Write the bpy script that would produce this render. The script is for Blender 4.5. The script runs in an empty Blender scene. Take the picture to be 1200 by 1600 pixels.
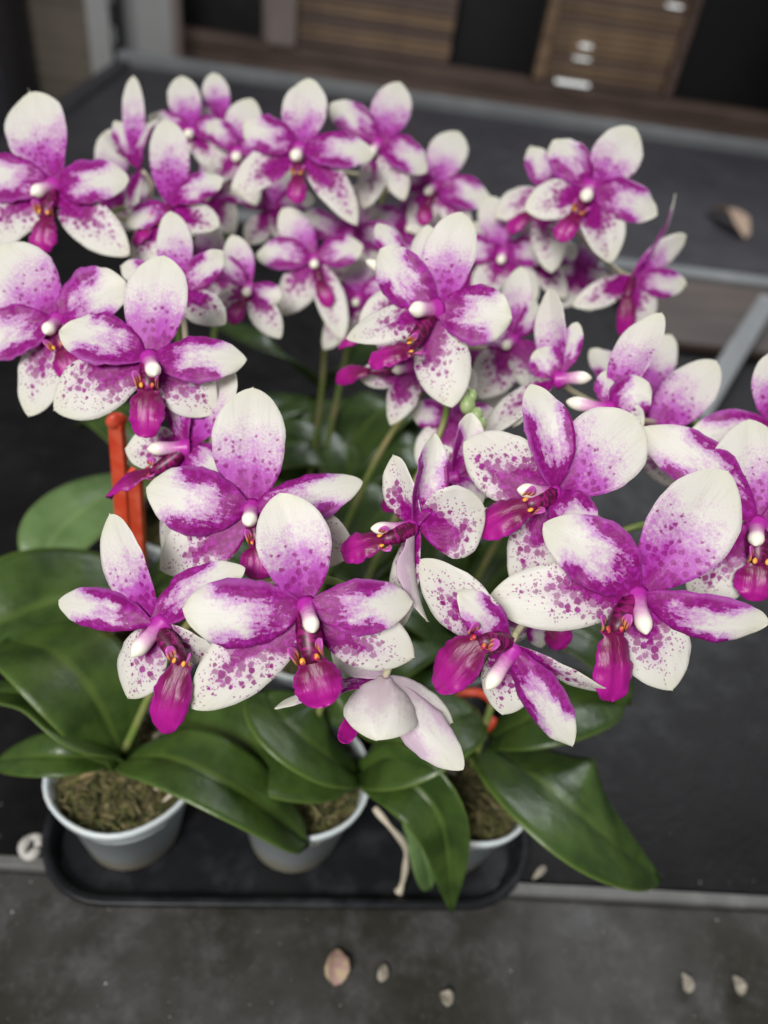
import bpy, bmesh, math, random
from mathutils import Vector, Matrix, noise as mnoise

random.seed(7)
scene = bpy.context.scene
COL = scene.collection

# ------------------------------------------------------------------ camera
CAM_H, PITCH, ROLL, FPX = 0.45, math.radians(40), math.radians(9.5), 1164.0
C0 = Vector((0, 0, CAM_H))
FW = Vector((0, math.cos(PITCH), -math.sin(PITCH)))
_u0 = Vector((0, math.sin(PITCH), math.cos(PITCH)))
_r0 = Vector((1, 0, 0))
UP = _u0 * math.cos(ROLL) - _r0 * math.sin(ROLL)
RT = _r0 * math.cos(ROLL) + _u0 * math.sin(ROLL)
cam = bpy.data.cameras.new("camera")
cam.sensor_fit = 'VERTICAL'
cam.sensor_height = 36.0
cam.lens = 36.0 * FPX / 1600.0
cam.clip_start, cam.clip_end = 0.01, 50.0
cam.dof.use_dof = True
cam.dof.focus_distance = 0.245
cam.dof.aperture_fstop = 6.0
camo = bpy.data.objects.new("camera", cam)
camo.matrix_world = Matrix(((RT.x, UP.x, -FW.x, 0), (RT.y, UP.y, -FW.y, 0), (RT.z, UP.z, -FW.z, CAM_H), (0, 0, 0, 1)))
COL.objects.link(camo)
scene.camera = camo

# ------------------------------------------------------------------ light
world = bpy.data.worlds.new("World")
scene.world = world
world.use_nodes = True
bg = world.node_tree.nodes["Background"]
bg.inputs[0].default_value = (0.95, 0.97, 1.0, 1)
bg.inputs[1].default_value = 0.20


def area(name, loc, target, size, power, col):
    l = bpy.data.lights.new(name, 'AREA')
    l.shape = 'RECTANGLE'
    l.size, l.size_y = size
    l.energy = power
    l.color = col
    o = bpy.data.objects.new(name, l)
    o.location = loc
    o.rotation_euler = (Vector(target) - Vector(loc)).to_track_quat('-Z', 'Y').to_euler()
    COL.objects.link(o)


area("key_light", (-0.40, -0.90, 1.35), (0, 0.32, 0.2), (0.7, 0.5), 31, (1.0, 0.98, 0.95))  # unseen key light, set low and forward to reach the pot fronts
area("back_light", (0.75, 2.0, 1.5), (0.05, 0.5, 0.2), (1.3, 0.8), 24, (0.93, 0.96, 1.0))  # unseen light added behind to backlight petals and put sheen on the bench

vs = scene.view_settings
vs.view_transform = 'Standard'
vs.look = 'None'
vs.exposure = 0.06
vs.gamma = 1.0
vs.use_curve_mapping = False
scene.render.engine = 'CYCLES'
scene.cycles.use_denoising = True
scene.cycles.max_bounces = 8
scene.cycles.transparent_max_bounces = 8
scene.cycles.caustics_reflective = False
scene.cycles.caustics_refractive = False


# ------------------------------------------------------------------ helpers
def ray(x, y):
    return FW + RT * ((x - 600) / FPX) + UP * ((800 - y) / FPX)


def at(x, y, d):                       # a point of the place at depth d (metres along the view axis)
    return C0 + ray(x, y) * d


def on(x, y, z=0.0):                   # a point of the place on the level z
    r = ray(x, y)
    return C0 + r * ((z - CAM_H) / r.z)


def cdir(v):                           # direction given as right / up / towards the viewer
    return (RT * v[0] + UP * v[1] - FW * v[2]).normalized()


def tag(o, label=None, cat=None, group=None, kind=None):
    if label: o["label"] = label
    if cat: o["category"] = cat
    if group: o["group"] = group
    if kind: o["kind"] = kind
    return o


def wloc(o):
    p = Vector(o.location)
    while o.parent:
        o = o.parent
        p += Vector(o.location)
    return p


def empty(name, loc, parent=None):
    o = bpy.data.objects.new(name, None)
    o.empty_display_size = 0.01
    COL.objects.link(o)
    if parent:
        o.parent = parent
        o.location = Vector(loc) - wloc(parent)
    else:
        o.location = loc
    return o


def link_mesh(name, verts, faces, mat, parent=None, origin=None, smooth=True, attrs=None):
    """verts are world points; the object's origin is 'origin' (or the parent's)."""
    if origin is None:
        origin = wloc(parent) if parent else Vector((0, 0, 0))
    me = bpy.data.meshes.new(name)
    me.from_pydata([tuple(Vector(v) - origin) for v in verts], [], faces)
    if smooth:
        me.polygons.foreach_set("use_smooth", [True] * len(me.polygons))
    if attrs:
        for an, vals in attrs.items():
            a = me.attributes.new(an, 'FLOAT_VECTOR', 'POINT')
            flat = []
            for v in vals: flat.extend(v)
            a.data.foreach_set("vector", flat)
    me.materials.append(mat)
    me.update()
    o = bpy.data.objects.new(name, me)
    COL.objects.link(o)
    if parent:
        o.parent = parent
        o.location = origin - wloc(parent)
    else:
        o.location = origin
    return o


def clamp(x, a=0.0, b=1.0): return max(a, min(b, x))


def smooth(a, b, x):
    t = clamp((x - a) / (b - a))
    return t * t * (3 - 2 * t)


# ------------------------------------------------------------------ materials
class NT:
    def __init__(self, name):
        self.m = bpy.data.materials.new(name)
        self.m.use_nodes = True
        self.t = self.m.node_tree
        self.b = self.t.nodes["Principled BSDF"]
        self.out = self.t.nodes["Material Output"]

    def link(self, a, b): self.t.links.new(a, b)

    def _set(self, sock, v):
        if isinstance(v, bpy.types.NodeSocket): self.link(v, sock)
        else: sock.default_value = v

    def math(self, op, a, b=0.0, c=None, cl=False):
        n = self.t.nodes.new("ShaderNodeMath"); n.operation = op; n.use_clamp = cl
        self._set(n.inputs[0], a); self._set(n.inputs[1], b)
        if c is not None: self._set(n.inputs[2], c)
        return n.outputs[0]

    def add(s, a, b): return s.math('ADD', a, b)
    def sub(s, a, b): return s.math('SUBTRACT', a, b)
    def mul(s, a, b): return s.math('MULTIPLY', a, b)
    def mx(s, a, b): return s.math('MAXIMUM', a, b)
    def mn(s, a, b): return s.math('MINIMUM', a, b)
    def absv(s, a): return s.math('ABSOLUTE', a)

    def sstep(self, x, a, b, lo=0.0, hi=1.0):
        n = self.t.nodes.new("ShaderNodeMapRange"); n.interpolation_type = 'SMOOTHSTEP'
        self._set(n.inputs[0], x)
        self._set(n.inputs[1], a); self._set(n.inputs[2], b)
        self._set(n.inputs[3], lo); self._set(n.inputs[4], hi)
        return n.outputs[0]

    def attr(self, name):
        n = self.t.nodes.new("ShaderNodeAttribute"); n.attribute_name = name
        return n.outputs["Vector"]

    def sep(self, v):
        n = self.t.nodes.new("ShaderNodeSeparateXYZ"); self.link(v, n.inputs[0]); return n.outputs

    def comb(self, x, y, z):
        n = self.t.nodes.new("ShaderNodeCombineXYZ")
        for i, q in enumerate((x, y, z)): self._set(n.inputs[i], q)
        return n.outputs[0]

    def noise(self, vec, scale, detail=2.0, rough=0.5, col=False):
        n = self.t.nodes.new("ShaderNodeTexNoise")
        if vec is not None: self.link(vec, n.inputs["Vector"])
        n.inputs["Scale"].default_value = scale
        n.inputs["Detail"].default_value = detail
        n.inputs["Roughness"].default_value = rough
        return n.outputs["Color" if col else "Fac"]

    def voro(self, vec, scale, rnd=1.0):
        n = self.t.nodes.new("ShaderNodeTexVoronoi")
        n.voronoi_dimensions = '2D'
        self.link(vec, n.inputs["Vector"])
        n.inputs["Scale"].default_value = scale
        n.inputs["Randomness"].default_value = rnd
        return n.outputs["Distance"], n.outputs["Color"]

    def mix(self, f, a, b):
        n = self.t.nodes.new("ShaderNodeMix"); n.data_type = 'RGBA'
        self._set(n.inputs[0], f)
        for i, q in ((6, a), (7, b)):
            if isinstance(q, tuple): q = q + (1,) if len(q) == 3 else q
            self._set(n.inputs[i], q)
        return n.outputs[2]

    def bump(self, h, strength, dist):
        n = self.t.nodes.new("ShaderNodeBump")
        n.inputs["Strength"].default_value = strength
        n.inputs["Distance"].default_value = dist
        self.link(h, n.inputs["Height"])
        self.link(n.outputs[0], self.b.inputs["Normal"])

    def coord(self, kind="Object"):
        n = self.t.nodes.new("ShaderNodeTexCoord"); return n.outputs[kind]

    def color(self, c):
        self._set(self.b.inputs["Base Color"], c + (1,) if isinstance(c, tuple) else c)

    def set(self, **k):
        for a, v in k.items():
            self._set(self.b.inputs[a.replace("_", " ")], v)
        return self


CREAM = (0.83, 0.815, 0.765)
WASH = (0.58, 0.16, 0.63)
VIOLET = (0.51, 0.042, 0.50)
DARK = (0.28, 0.003, 0.185)


def petal_material(kind):
    N = NT("orchid_" + kind)
    s_, t_, side = N.sep(N.attr("pn"))
    px_, py_, seed = N.sep(N.attr("pm"))
    P = N.attr("pm")
    nlow = N.sub(N.noise(P, 1.3, 2), 0.5)
    nfine = N.sub(N.noise(P, 9.0, 3, 0.6), 0.5)
    vein = N.comb(N.mul(px_, 6.0), N.mul(py_, 2.2), seed)
    nv = N.sub(N.noise(vein, 1.0, 3, 0.6), 0.5)
    speck = N.noise(P, 20.0, 2, 0.6)
    # the dots wander a little so they are not perfect circles
    jit = N.t.nodes.new("ShaderNodeVectorMath"); jit.operation = 'MULTIPLY_ADD'
    N.link(N.noise(P, 8.0, 2, 0.5, col=True), jit.inputs[0])
    jit.inputs[1].default_value = (0.16, 0.16, 0.0)
    N.link(P, jit.inputs[2])
    sh = N.t.nodes.new("ShaderNodeVectorMath"); sh.operation = 'ADD'
    N.link(jit.outputs[0], sh.inputs[0]); N.link(N.comb(N.mul(seed, 5.3), N.mul(seed, 3.1), 0.0), sh.inputs[1])
    PJ = sh.outputs[0]
    if kind == "dorsal":
        dens = N.add(N.math('DIVIDE', N.sub(0.78, t_), 0.56), N.add(N.mul(nlow, 0.8), N.mul(N.math("SINE", N.mul(seed, 2.3)), 0.10)))
        dens = N.sub(dens, N.mul(N.absv(s_), 0.10))
        wash = N.sstep(N.add(dens, N.mul(nfine, 1.0)), 0.08, 0.85)
        wash = N.mul(wash, 0.95)
        dist, vc = N.voro(PJ, 3.9)
        keep = N.sstep(N.add(N.sep(vc)[0], N.mul(dens, 0.75)), 0.98, 1.12)
        r = N.add(-0.04, N.mul(dens, 0.52))
        dots = N.mul(N.sstep(N.sub(r, dist), -0.11, 0.09), keep)
        dots = N.mul(dots, N.sstep(dens, 0.10, 0.4))
        solid = N.sstep(N.add(dens, N.mul(nv, 0.6)), 0.86, 1.15)
        dark = N.mx(dots, solid)
        sp = N.mul(N.sstep(speck, 0.54, 0.66), N.sstep(dens, -0.20, 0.45))
        wash = N.mx(wash, N.mul(sp, 0.6))
        darkamt = 0.85
    elif kind == "sepal":
        off = N.mul(N.math('SINE', N.mul(seed, 3.7)), 0.30)
        dens = N.math('DIVIDE', N.sub(0.97, t_), 0.50)
        dens = N.sub(dens, N.mul(N.absv(N.sub(s_, off)), 0.85))
        dens = N.add(dens, N.add(N.mul(nlow, 0.9), N.mul(N.math("SINE", N.mul(seed, 2.3)), 0.12)))
        wash = N.mul(N.sstep(N.add(dens, N.mul(nfine, 0.9)), 0.1, 1.1), 0.45)
        dist, vc = N.voro(PJ, 3.4)
        keep = N.sstep(N.add(N.sep(vc)[0], N.mul(dens, 1.1)), 0.62, 0.70)
        r = N.add(0.06, N.mul(dens, 0.58))
        dots = N.mul(N.sstep(N.sub(r, dist), -0.08, 0.08), keep)
        dots = N.mul(N.mul(dots, N.sstep(dens, -0.02, 0.15)), N.add(0.62, N.mul(N.sep(vc)[1], 0.38)))
        d2, vc2 = N.voro(PJ, 8.5)
        small = N.mul(N.sstep(N.sub(0.27, d2), -0.05, 0.05), N.sstep(N.add(N.sep(vc2)[0], N.mul(dens, 0.5)), 0.66, 0.72))
        small = N.mul(small, N.sstep(dens, -0.35, 0.0))
        solid = N.sstep(N.add(dens, N.mul(nfine, 0.5)), 0.72, 0.92)
        dark = N.mx(N.mx(dots, solid), N.mul(small, 0.65))
        darkamt = 1.0
    else:
        a = N.absv(N.add(s_, N.mul(N.math('SINE', N.mul(seed, 5.1)), 0.12)))
        tipfade = N.sstep(N.add(t_, N.mul(nlow, 0.3)), 0.60, 0.92, 1.0, 0.0)
        edge = N.math('DIVIDE', N.add(N.sub(a, 0.50), N.add(N.mul(nv, 0.60), N.mul(nlow, 0.55))), 0.28)
        edge = N.sub(N.mul(N.add(edge, 1.5), tipfade), 1.5)
        base = N.math('DIVIDE', N.add(N.sub(0.355, t_), N.add(N.mul(nv, 0.5), N.mul(nlow, 0.5))), 0.26)
        fld = N.mx(edge, base)
        wash = N.mul(N.sstep(N.add(fld, N.mul(nfine, 2.0)), -1.25, 0.6), 0.92)
        dist, vc = N.voro(PJ, 4.6)
        dots = N.sstep(N.sub(N.add(0.12, N.mul(fld, 0.42)), dist), -0.08, 0.08)
        dark = N.mx(N.sstep(N.add(fld, N.add(N.mul(nv, 0.6), N.mul(nfine, 0.9))), 0.10, 0.50), N.mul(dots, N.sstep(fld, -0.35, 0.1)))
        # the very margin is a lighter violet
        dark = N.mul(dark, N.sstep(a, 0.84, 1.02, 1.0, 0.55))
        wash = N.mx(wash, N.mul(N.sstep(a, 0.80, 0.97), N.mul(tipfade, 0.9)))
        darkamt = 0.95
    keepf = N.sstep(side, 0.4, 0.6, 1.0, 0.30)
    keepd = N.sstep(side, 0.4, 0.6, 1.0, 0.12)
    wash = N.mul(wash, keepf)
    dark = N.mul(N.mul(dark, keepd), darkamt)
    # cream, greenish towards the tip
    creamy = N.mix(N.sstep(N.add(t_, N.mul(nlow, 0.3)), 0.72, 1.05, 0.0, 0.55), CREAM, (0.80, 0.80, 0.64))
    creamy = N.mix(N.sstep(N.noise(N.comb(N.mul(px_, 9.0), N.mul(py_, 0.7), seed), 1.0, 2), 0.5, 0.75, 0.0, 0.22), creamy, (0.62, 0.58, 0.50))
    washc = N.mix(N.sstep(N.add(t_, N.mul(nfine, 0.5)), 0.25, 0.65), VIOLET, WASH)
    c = N.mix(wash, creamy, washc)
    darkc = N.mix(N.sstep(N.add(N.mul(N.noise(P, 6.0, 3, 0.6), 0.7), N.mul(N.noise(vein, 0.8, 2), 0.3)), 0.45, 0.68), DARK, (0.48, 0.028, 0.43))
    c = N.mix(dark, c, darkc)
    N.color(c)
    N.set(Roughness=0.42)
    tr = N.t.nodes.new("ShaderNodeBsdfTranslucent"); N.link(c, tr.inputs[0])
    ms = N.t.nodes.new("ShaderNodeMixShader"); ms.inputs[0].default_value = 0.36
    N.link(N.b.outputs[0], ms.inputs[1]); N.link(tr.outputs[0], ms.inputs[2]); N.link(ms.outputs[0], N.out.inputs[0])
    N.b.inputs["Specular IOR Level"].default_value = 0.30
    hb = N.add(N.mul(N.noise(vein, 1.6, 3, 0.55), 1.0), N.mul(N.noise(P, 16.0, 2), 0.5))
    N.bump(hb, 0.28, 0.0005)
    return N.m


M = {}
for k in ("dorsal", "sepal", "petal"):
    M[k] = petal_material(k)

N = NT("orchid_lip")
P = N.attr("pm"); s_, t_, side = N.sep(N.attr("pn"))
nl = N.noise(P, 3.0, 3)
c = N.mix(N.sstep(N.add(t_, N.mul(N.sub(nl, 0.5), 0.5)), 0.15, 0.75), (0.15, 0.001, 0.055), (0.36, 0.004, 0.22))
c = N.mix(N.sstep(N.absv(s_), 0.75, 1.0, 0.0, 0.5), c, (0.43, 0.015, 0.33))
N.color(c); N.set(Roughness=0.42)
N.bump(N.noise(N.comb(N.mul(N.sep(P)[0], 5.0), N.sep(P)[1], 0.0), 2.0, 3), 0.4, 0.0008)
M["lip"] = N.m

N = NT("orchid_side_lobe")
P = N.attr("pm"); s_, t_, side = N.sep(N.attr("pn"))
stripe = N.sstep(N.math('SINE', N.mul(s_, 9.0)), 0.1, 0.6)
c = N.mix(N.sstep(t_, 0.35, 0.8), (0.80, 0.36, 0.07), (0.52, 0.09, 0.42))
c = N.mix(N.mul(stripe, N.sstep(t_, 0.85, 0.5)), c, (0.30, 0.004, 0.12))
N.color(c); N.set(Roughness=0.4)
M["lobe"] = N.m

N = NT("orchid_lip_throat")
P = N.attr("pm")
c = N.mix(N.sstep(N.noise(P, 9.0, 2), 0.45, 0.6), (0.07, 0.001, 0.025), (0.24, 0.004, 0.12))
N.color(c); N.set(Roughness=0.4); M["claw"] = N.m

N = NT("orchid_callus")
N.color(N.mix(N.sstep(N.noise(N.coord(), 300.0, 2), 0.45, 0.6), (0.85, 0.40, 0.05), (0.45, 0.02, 0.06)))
N.set(Roughness=0.35); M["callus"] = N.m

N = NT("orchid_column")
s_, t_, side = N.sep(N.attr("pn"))
P = N.attr("pm")
c = N.mix(N.sstep(N.add(t_, N.mul(N.sub(N.noise(P, 5.0, 2), 0.5), 0.25)), 0.12, 0.75), (0.42, 0.02, 0.33), (0.80, 0.56, 0.68))
c = N.mix(N.sstep(t_, 0.55, 0.80), c, (0.88, 0.84, 0.72))
N.color(c); N.set(Roughness=0.38)
M["column"] = N.m

N = NT("orchid_stalk")
P = N.coord()
N.color(N.mix(N.sstep(N.noise(P, 60.0, 3), 0.35, 0.65), (0.16, 0.24, 0.05), (0.30, 0.27, 0.12)))
N.set(Roughness=0.45); M["stalk"] = N.m
N = NT("orchid_pedicel")
N.color(N.mix(N.sstep(N.noise(N.coord(), 90.0, 3), 0.35, 0.65), (0.50, 0.50, 0.26), (0.60, 0.47, 0.45)))
N.set(Roughness=0.45); M["pedicel"] = N.m
N = NT("green_bud")
N.color(N.mix(N.sstep(N.noise(N.coord(), 120.0, 3), 0.35, 0.65), (0.22, 0.33, 0.12), (0.38, 0.45, 0.22)))
N.set(Roughness=0.4); M["bud"] = N.m


def leaf_material(name, c1, c2, rib):
    N = NT(name)
    s_, t_, side = N.sep(N.attr("pn")); P = N.attr("pm")
    n1 = N.noise(P, 0.5, 3)
    vein = N.noise(N.comb(N.mul(N.sep(P)[0], 5.0), N.mul(N.sep(P)[1], 0.25), N.sep(P)[2]), 1.0, 3, 0.6)
    c = N.mix(N.sstep(N.add(n1, N.mul(N.sub(vein, 0.5), 0.15)), 0.3, 0.7), c1, c2)
    c = N.mix(N.mul(N.sstep(N.absv(s_), 0.13, 0.02), N.sstep(t_, 1.0, 0.3, 0.1, 0.35)), c, rib)
    c = N.mix(N.sstep(N.absv(s_), 0.93, 1.0, 0.0, 0.55), c, rib)
    c = N.mix(N.sstep(side, 0.4, 0.6, 0.0, 0.7), c, (0.12, 0.19, 0.06))
    sp = N.sstep(N.noise(P, 9.0, 2), 0.68, 0.74, 0.0, 0.25)
    c = N.mix(sp, c, rib)
    N.color(c)
    N.set(Roughness=N.sstep(N.noise(P, 1.2, 3), 0.3, 0.7, 0.30, 0.44))
    N.b.inputs["Specular IOR Level"].default_value = 0.38
    N.bump(N.add(N.mul(vein, 0.25), N.mul(N.noise(P, 1.6, 3), 1.0)), 0.35, 0.0015)
    return N.m


M["leaf"] = leaf_material("orchid_leaf", (0.022, 0.047, 0.008), (0.054, 0.098, 0.018), (0.14, 0.21, 0.04))
M["leaf_pale"] = leaf_material("orchid_leaf_pale", (0.085, 0.15, 0.045), (0.13, 0.21, 0.075), (0.22, 0.32, 0.12))

N = NT("moss")
P = N.coord()
n1 = N.noise(P, 140.0, 4, 0.65); n2 = N.noise(P, 45.0, 3)
c = N.mix(N.sstep(n1, 0.35, 0.62), (0.020, 0.016, 0.007), (0.15, 0.13, 0.05))
c = N.mix(N.sstep(n2, 0.52, 0.66), c, (0.36, 0.26, 0.13))
c = N.mix(N.sstep(N.noise(P, 60.0, 3), 0.60, 0.70), c, (0.09, 0.13, 0.025))
N.color(c); N.set(Roughness=0.9); N.bump(n1, 0.9, 0.004); M["moss"] = N.m
N = NT("moss_strand"); rv = N.sep(N.attr("pn"))[2]
c = N.mix(N.sstep(rv, 0.0, 0.5), (0.035, 0.045, 0.012), (0.12, 0.13, 0.035))
N.color(N.mix(N.sstep(rv, 0.6, 1.0), c, (0.36, 0.29, 0.15))); N.set(Roughness=0.85); M["strand"] = N.m

N = NT("pot_plastic")
P = N.coord()
z = N.sep(P)[2]
c = N.mix(N.sstep(N.add(z, N.mul(N.sub(N.noise(P, 60.0, 3), 0.5), 0.03)), 0.030, 0.010), (0.80, 0.88, 0.90), (0.72, 0.66, 0.48))
c = N.mix(N.sstep(N.noise(P, 130.0, 4, 0.65), 0.5, 0.7, 0.0, 0.5), c, (0.85, 0.85, 0.78))
N.color(c); N.set(Roughness=0.32)
N.b.inputs["Transmission Weight"].default_value = 0.15
M["pot"] = N.m

N = NT("root"); N.color(N.mix(N.noise(N.coord(), 200.0, 3), (0.50, 0.43, 0.32), (0.68, 0.62, 0.50))); N.set(Roughness=0.7); M["root"] = N.m
N = NT("tray_plastic"); P = N.coord()
N.color(N.mix(N.sstep(N.noise(P, 40.0, 4, 0.6), 0.45, 0.75), (0.010, 0.011, 0.013), (0.035, 0.036, 0.040)))
N.set(Roughness=N.sstep(N.noise(P, 25.0, 3), 0.3, 0.7, 0.28, 0.5)); N.b.inputs["Specular IOR Level"].default_value = 0.3
M["tray"] = N.m
N = NT("red_plastic"); P = N.coord()
N.color(N.mix(N.sstep(N.noise(P, 80.0, 3), 0.4, 0.7), (0.66, 0.060, 0.024), (0.78, 0.13, 0.07)))
N.set(Roughness=0.4); M["red"] = N.m


def counter_material(name, base, lite, amount, rough, scale=1.0, metal=0.0, spec=0.5):
    N = NT(name); P = N.coord()
    n1 = N.noise(P, 7.0 * scale, 5, 0.65); n2 = N.noise(P, 38.0 * scale, 4, 0.7); n3 = N.noise(P, 260.0 * scale, 2, 0.6)
    m = N.add(N.mul(N.sstep(n1, 0.38, 0.72), 0.6), N.mul(N.sstep(n2, 0.45, 0.8), 0.6))
    c = N.mix(N.mul(m, amount), base, lite)
    c = N.mix(N.sstep(n3, 0.62, 0.78, 0.0, 0.35), c, lite)
    N.color(c)
    N.set(Roughness=N.sstep(n2, 0.3, 0.7, rough - 0.08, rough + 0.08))
    N.bump(N.add(n2, N.mul(n3, 0.5)), 0.25, 0.002)
    N.b.inputs["Metallic"].default_value = metal
    N.b.inputs["Specular IOR Level"].default_value = spec
    return N.m


M["counter"] = counter_material("stained_counter", (0.022, 0.021, 0.014), (0.112, 0.110, 0.113), 0.95, 0.62, spec=.30)
M["bench"] = counter_material("black_bench", (0.006, 0.0057, 0.0062), (0.019, 0.0175, 0.019), 0.9, 0.45, spec=0.16)
M["backpanel"] = counter_material("charcoal_panel", (0.036, 0.034, 0.040), (0.070, 0.066, 0.074), 0.6, 0.5, 0.4, spec=0.3)
M["steel"] = counter_material("grey_steel", (0.12, 0.12, 0.115), (0.24, 0.24, 0.23), 0.8, 0.5)
M["rail"] = counter_material("grey_rail", (0.20, 0.21, 0.215), (0.34, 0.35, 0.355), 0.8, 0.5, 0.3)
M["post"] = counter_material("pale_grey_post", (0.42, 0.42, 0.42), (0.56, 0.55, 0.54), 0.8, 0.5, 0.2)
M["dark"] = counter_material("black_opening", (0.006, 0.006, 0.007), (0.012, 0.012, 0.012), 0.5, 0.6, 0.2)
M["pinkish"] = counter_material("dusty_pink_batten", (0.25, 0.20, 0.18), (0.33, 0.27, 0.25), 0.8, 0.6, 0.2)


def wood_material(name, a, b, rough):
    N = NT(name); P = N.coord(); x, y, z = N.sep(P)
    st = N.comb(N.mul(x, 3.0), N.mul(y, 30.0), N.mul(z, 60.0))
    n1 = N.noise(st, 1.0, 4, 0.6); n2 = N.noise(P, 5.0, 3)
    c = N.mix(N.sstep(N.add(N.mul(n1, 0.7), N.mul(n2, 0.4)), 0.40, 0.72), a, b)
    N.color(c); N.set(Roughness=rough); N.bump(n1, 0.4, 0.004)
    return N.m


M["wood"] = wood_material("brown_slat_wood", (0.11, 0.070, 0.043), (0.36, 0.235, 0.140), 0.5)
M["wood_red"] = wood_material("red_brown_board", (0.10, 0.064, 0.050), (0.19, 0.125, 0.10), 0.5)
M["board"] = wood_material("dark_brown_board", (0.045, 0.030, 0.024), (0.090, 0.062, 0.048), 0.6)
M["olive"] = wood_material("olive_brown_board", (0.18, 0.155, 0.12), (0.26, 0.22, 0.175), 0.6)
M["floor"] = counter_material("brown_floor", (0.07, 0.058, 0.048), (0.13, 0.11, 0.09), 0.8, 0.5, 0.3)
N = NT("glint_strip"); N.b.inputs["Emission Color"].default_value = (0.95, 1, 0.98, 1); N.b.inputs["Emission Strength"].default_value = 0.7  # self-lit material imitating reflected glints on the slats
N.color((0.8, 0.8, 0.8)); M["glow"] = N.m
N = NT("dried_petal"); P = N.attr("pm")
N.color(N.mix(N.sstep(N.noise(P, 3.0, 3), 0.4, 0.6), (0.42, 0.33, 0.20), (0.36, 0.22, 0.20))); N.set(Roughness=0.7); M["dry"] = N.m
N = NT("dried_petal_pale"); P = N.attr("pm")
N.color(N.mix(N.sstep(N.noise(P, 3.0, 3), 0.4, 0.6), (0.36, 0.33, 0.26), (0.22, 0.19, 0.15))); N.set(Roughness=0.7); M["dry_pale"] = N.m
N = NT("white_stone"); N.color(N.mix(N.noise(N.coord(), 200.0, 3), (0.40, 0.39, 0.36), (0.62, 0.60, 0.56))); N.set(Roughness=0.7); M["stone"] = N.m

# ------------------------------------------------------------------ bench and background (bench frame: u along, v away, yaw 6.3 deg)
YAW = math.radians(6.3)
EX = Vector((math.cos(YAW), math.sin(YAW), 0)); EY = Vector((-math.sin(YAW), math.cos(YAW), 0)); EZ = Vector((0, 0, 1))
BO = Vector((0, 0.191, 0))


def bw(u, v, z): return BO + EX * u + EY * v + EZ * z


def slab(name, u0, u1, v0, v1, z0, z1, mat, parent=None, bev=0.002):
    """bevelled box in the bench frame with its own rotated origin"""
    bm = bmesh.new()
    bmesh.ops.create_cube(bm, size=1.0)
    for w in bm.verts:
        w.co = Vector((w.co.x * (u1 - u0), w.co.y * (v1 - v0), w.co.z * (z1 - z0)))
    if bev:
        bmesh.ops.bevel(bm, geom=bm.edges[:], offset=bev, segments=2, affect='EDGES', profile=0.6)
    me = bpy.data.meshes.new(name); bm.to_mesh(me); bm.free()
    me.materials.append(mat)
    o = bpy.data.objects.new(name, me); COL.objects.link(o)
    p = bw((u0 + u1) / 2, (v0 + v1) / 2, (z0 + z1) / 2)
    if parent:
        o.parent = parent; o.location = p - wloc(parent)
    else:
        o.location = p
    o.rotation_euler = (0, 0, YAW)
    return o


tag(slab("floor", -4, 4, -2.0, 7.0, -0.86, -0.80, M["floor"], bev=0), kind="structure")
tag(slab("counter", -0.95, 1.6, -0.75, -0.001, -0.04, 0.001, M["counter"]), kind="structure")
tag(slab("bench_top", -0.615, 1.6, 0.008, 1.035, -0.04, 0.0, M["bench"]), kind="structure")
tag(slab("rear_bench_top", -0.615, 1.6, 1.075, 2.03, -0.04, 0.0, M["backpanel"]), kind="structure")
tag(slab("metal_trim", -0.95, 1.6, 0.0, 0.0065, -0.03, 0.0045, M["steel"], bev=0.0012),
    "thin grey metal trim strip along the front of the black bench", "trim")
tag(slab("cross_rail", -0.615, 1.6, 1.036, 1.073, -0.04, 0.006, M["rail"]),
    "grey metal rail crossing the bench behind the potted orchids", "rail")
tag(slab("rear_rail", -0.655, 1.7, 2.035, 2.085, -0.05, 0.025, M["rail"], bev=0.004),
    "long grey rail along the far edge of the bench", "rail")
tag(slab("side_rail", -0.655, -0.62, -0.0, 2.03, -0.04, 0.010, M["backpanel"]),
    "charcoal rail along the left edge of the bench", "rail")
# brown board and slanting bar on the right
tag(slab("brown_board", 0.40, 1.2, 0.75, 0.985, 0.004, 0.016, M["board"]),
    "red brown board lying across the bench behind the right orchids", "board")
p0, p1 = on(1200, 470, 0.03), on(1085, 655, 0.03)
dv = (p1 - p0); ln = dv.length
bar = slab("slanted_bar", -ln / 2, ln / 2, -0.014, 0.014, -0.008, 0.008, M["rail"])
bar.location = (p0 + p1) / 2
bar.rotation_euler = (0, 0, math.atan2(dv.y, dv.x))
tag(bar, "slanting grey metal bar on the bench at the right", "bar")

# rear wall, a little behind the bench
WV = 2.55
WO = bw(0, WV, 0)


def onwall(x, y):
    r = ray(x, y)
    t = (WO - C0).dot(EY) / r.dot(EY)
    p = C0 + r * t - WO
    return p.dot(EX), p.z


wall = empty("slatted_wall", bw(0, WV, -0.8))
tag(wall, "brown slatted wooden wall with dark openings behind the bench", "wall")


def wrect(name, x0, y0, x1, y1, depth, mat, parent=wall, ztop=None, zbot=None, front=0.0, bev=0.004):
    ua, za = onwall(x0, y0); ub, zb = onwall(x1, y1)
    u0, u1 = min(ua, ub), max(ua, ub)
    z0 = zbot if zbot is not None else min(za, zb)
    z1 = ztop if ztop is not None else max(za, zb)
    return slab(name, u0, u1, WV - front, WV - front + depth, z0, z1, mat, parent, bev)


slab("backing_panel", -3.0, 3.0, WV + 0.16, WV + 0.20, -0.8, 1.6, M["dark"], wall, 0)
# the dark openings' heights follow the wall
ZS = onwall(700, 105)[1]
slab("skirting_board", -0.72, 2.6, WV - 0.005, WV + 0.05, -0.79, ZS - 0.045, M["wood_red"], wall)
slab("skirting_board", -0.72, 2.6, WV, WV + 0.05, ZS - 0.040, ZS, M["wood_red"], wall)


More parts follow.
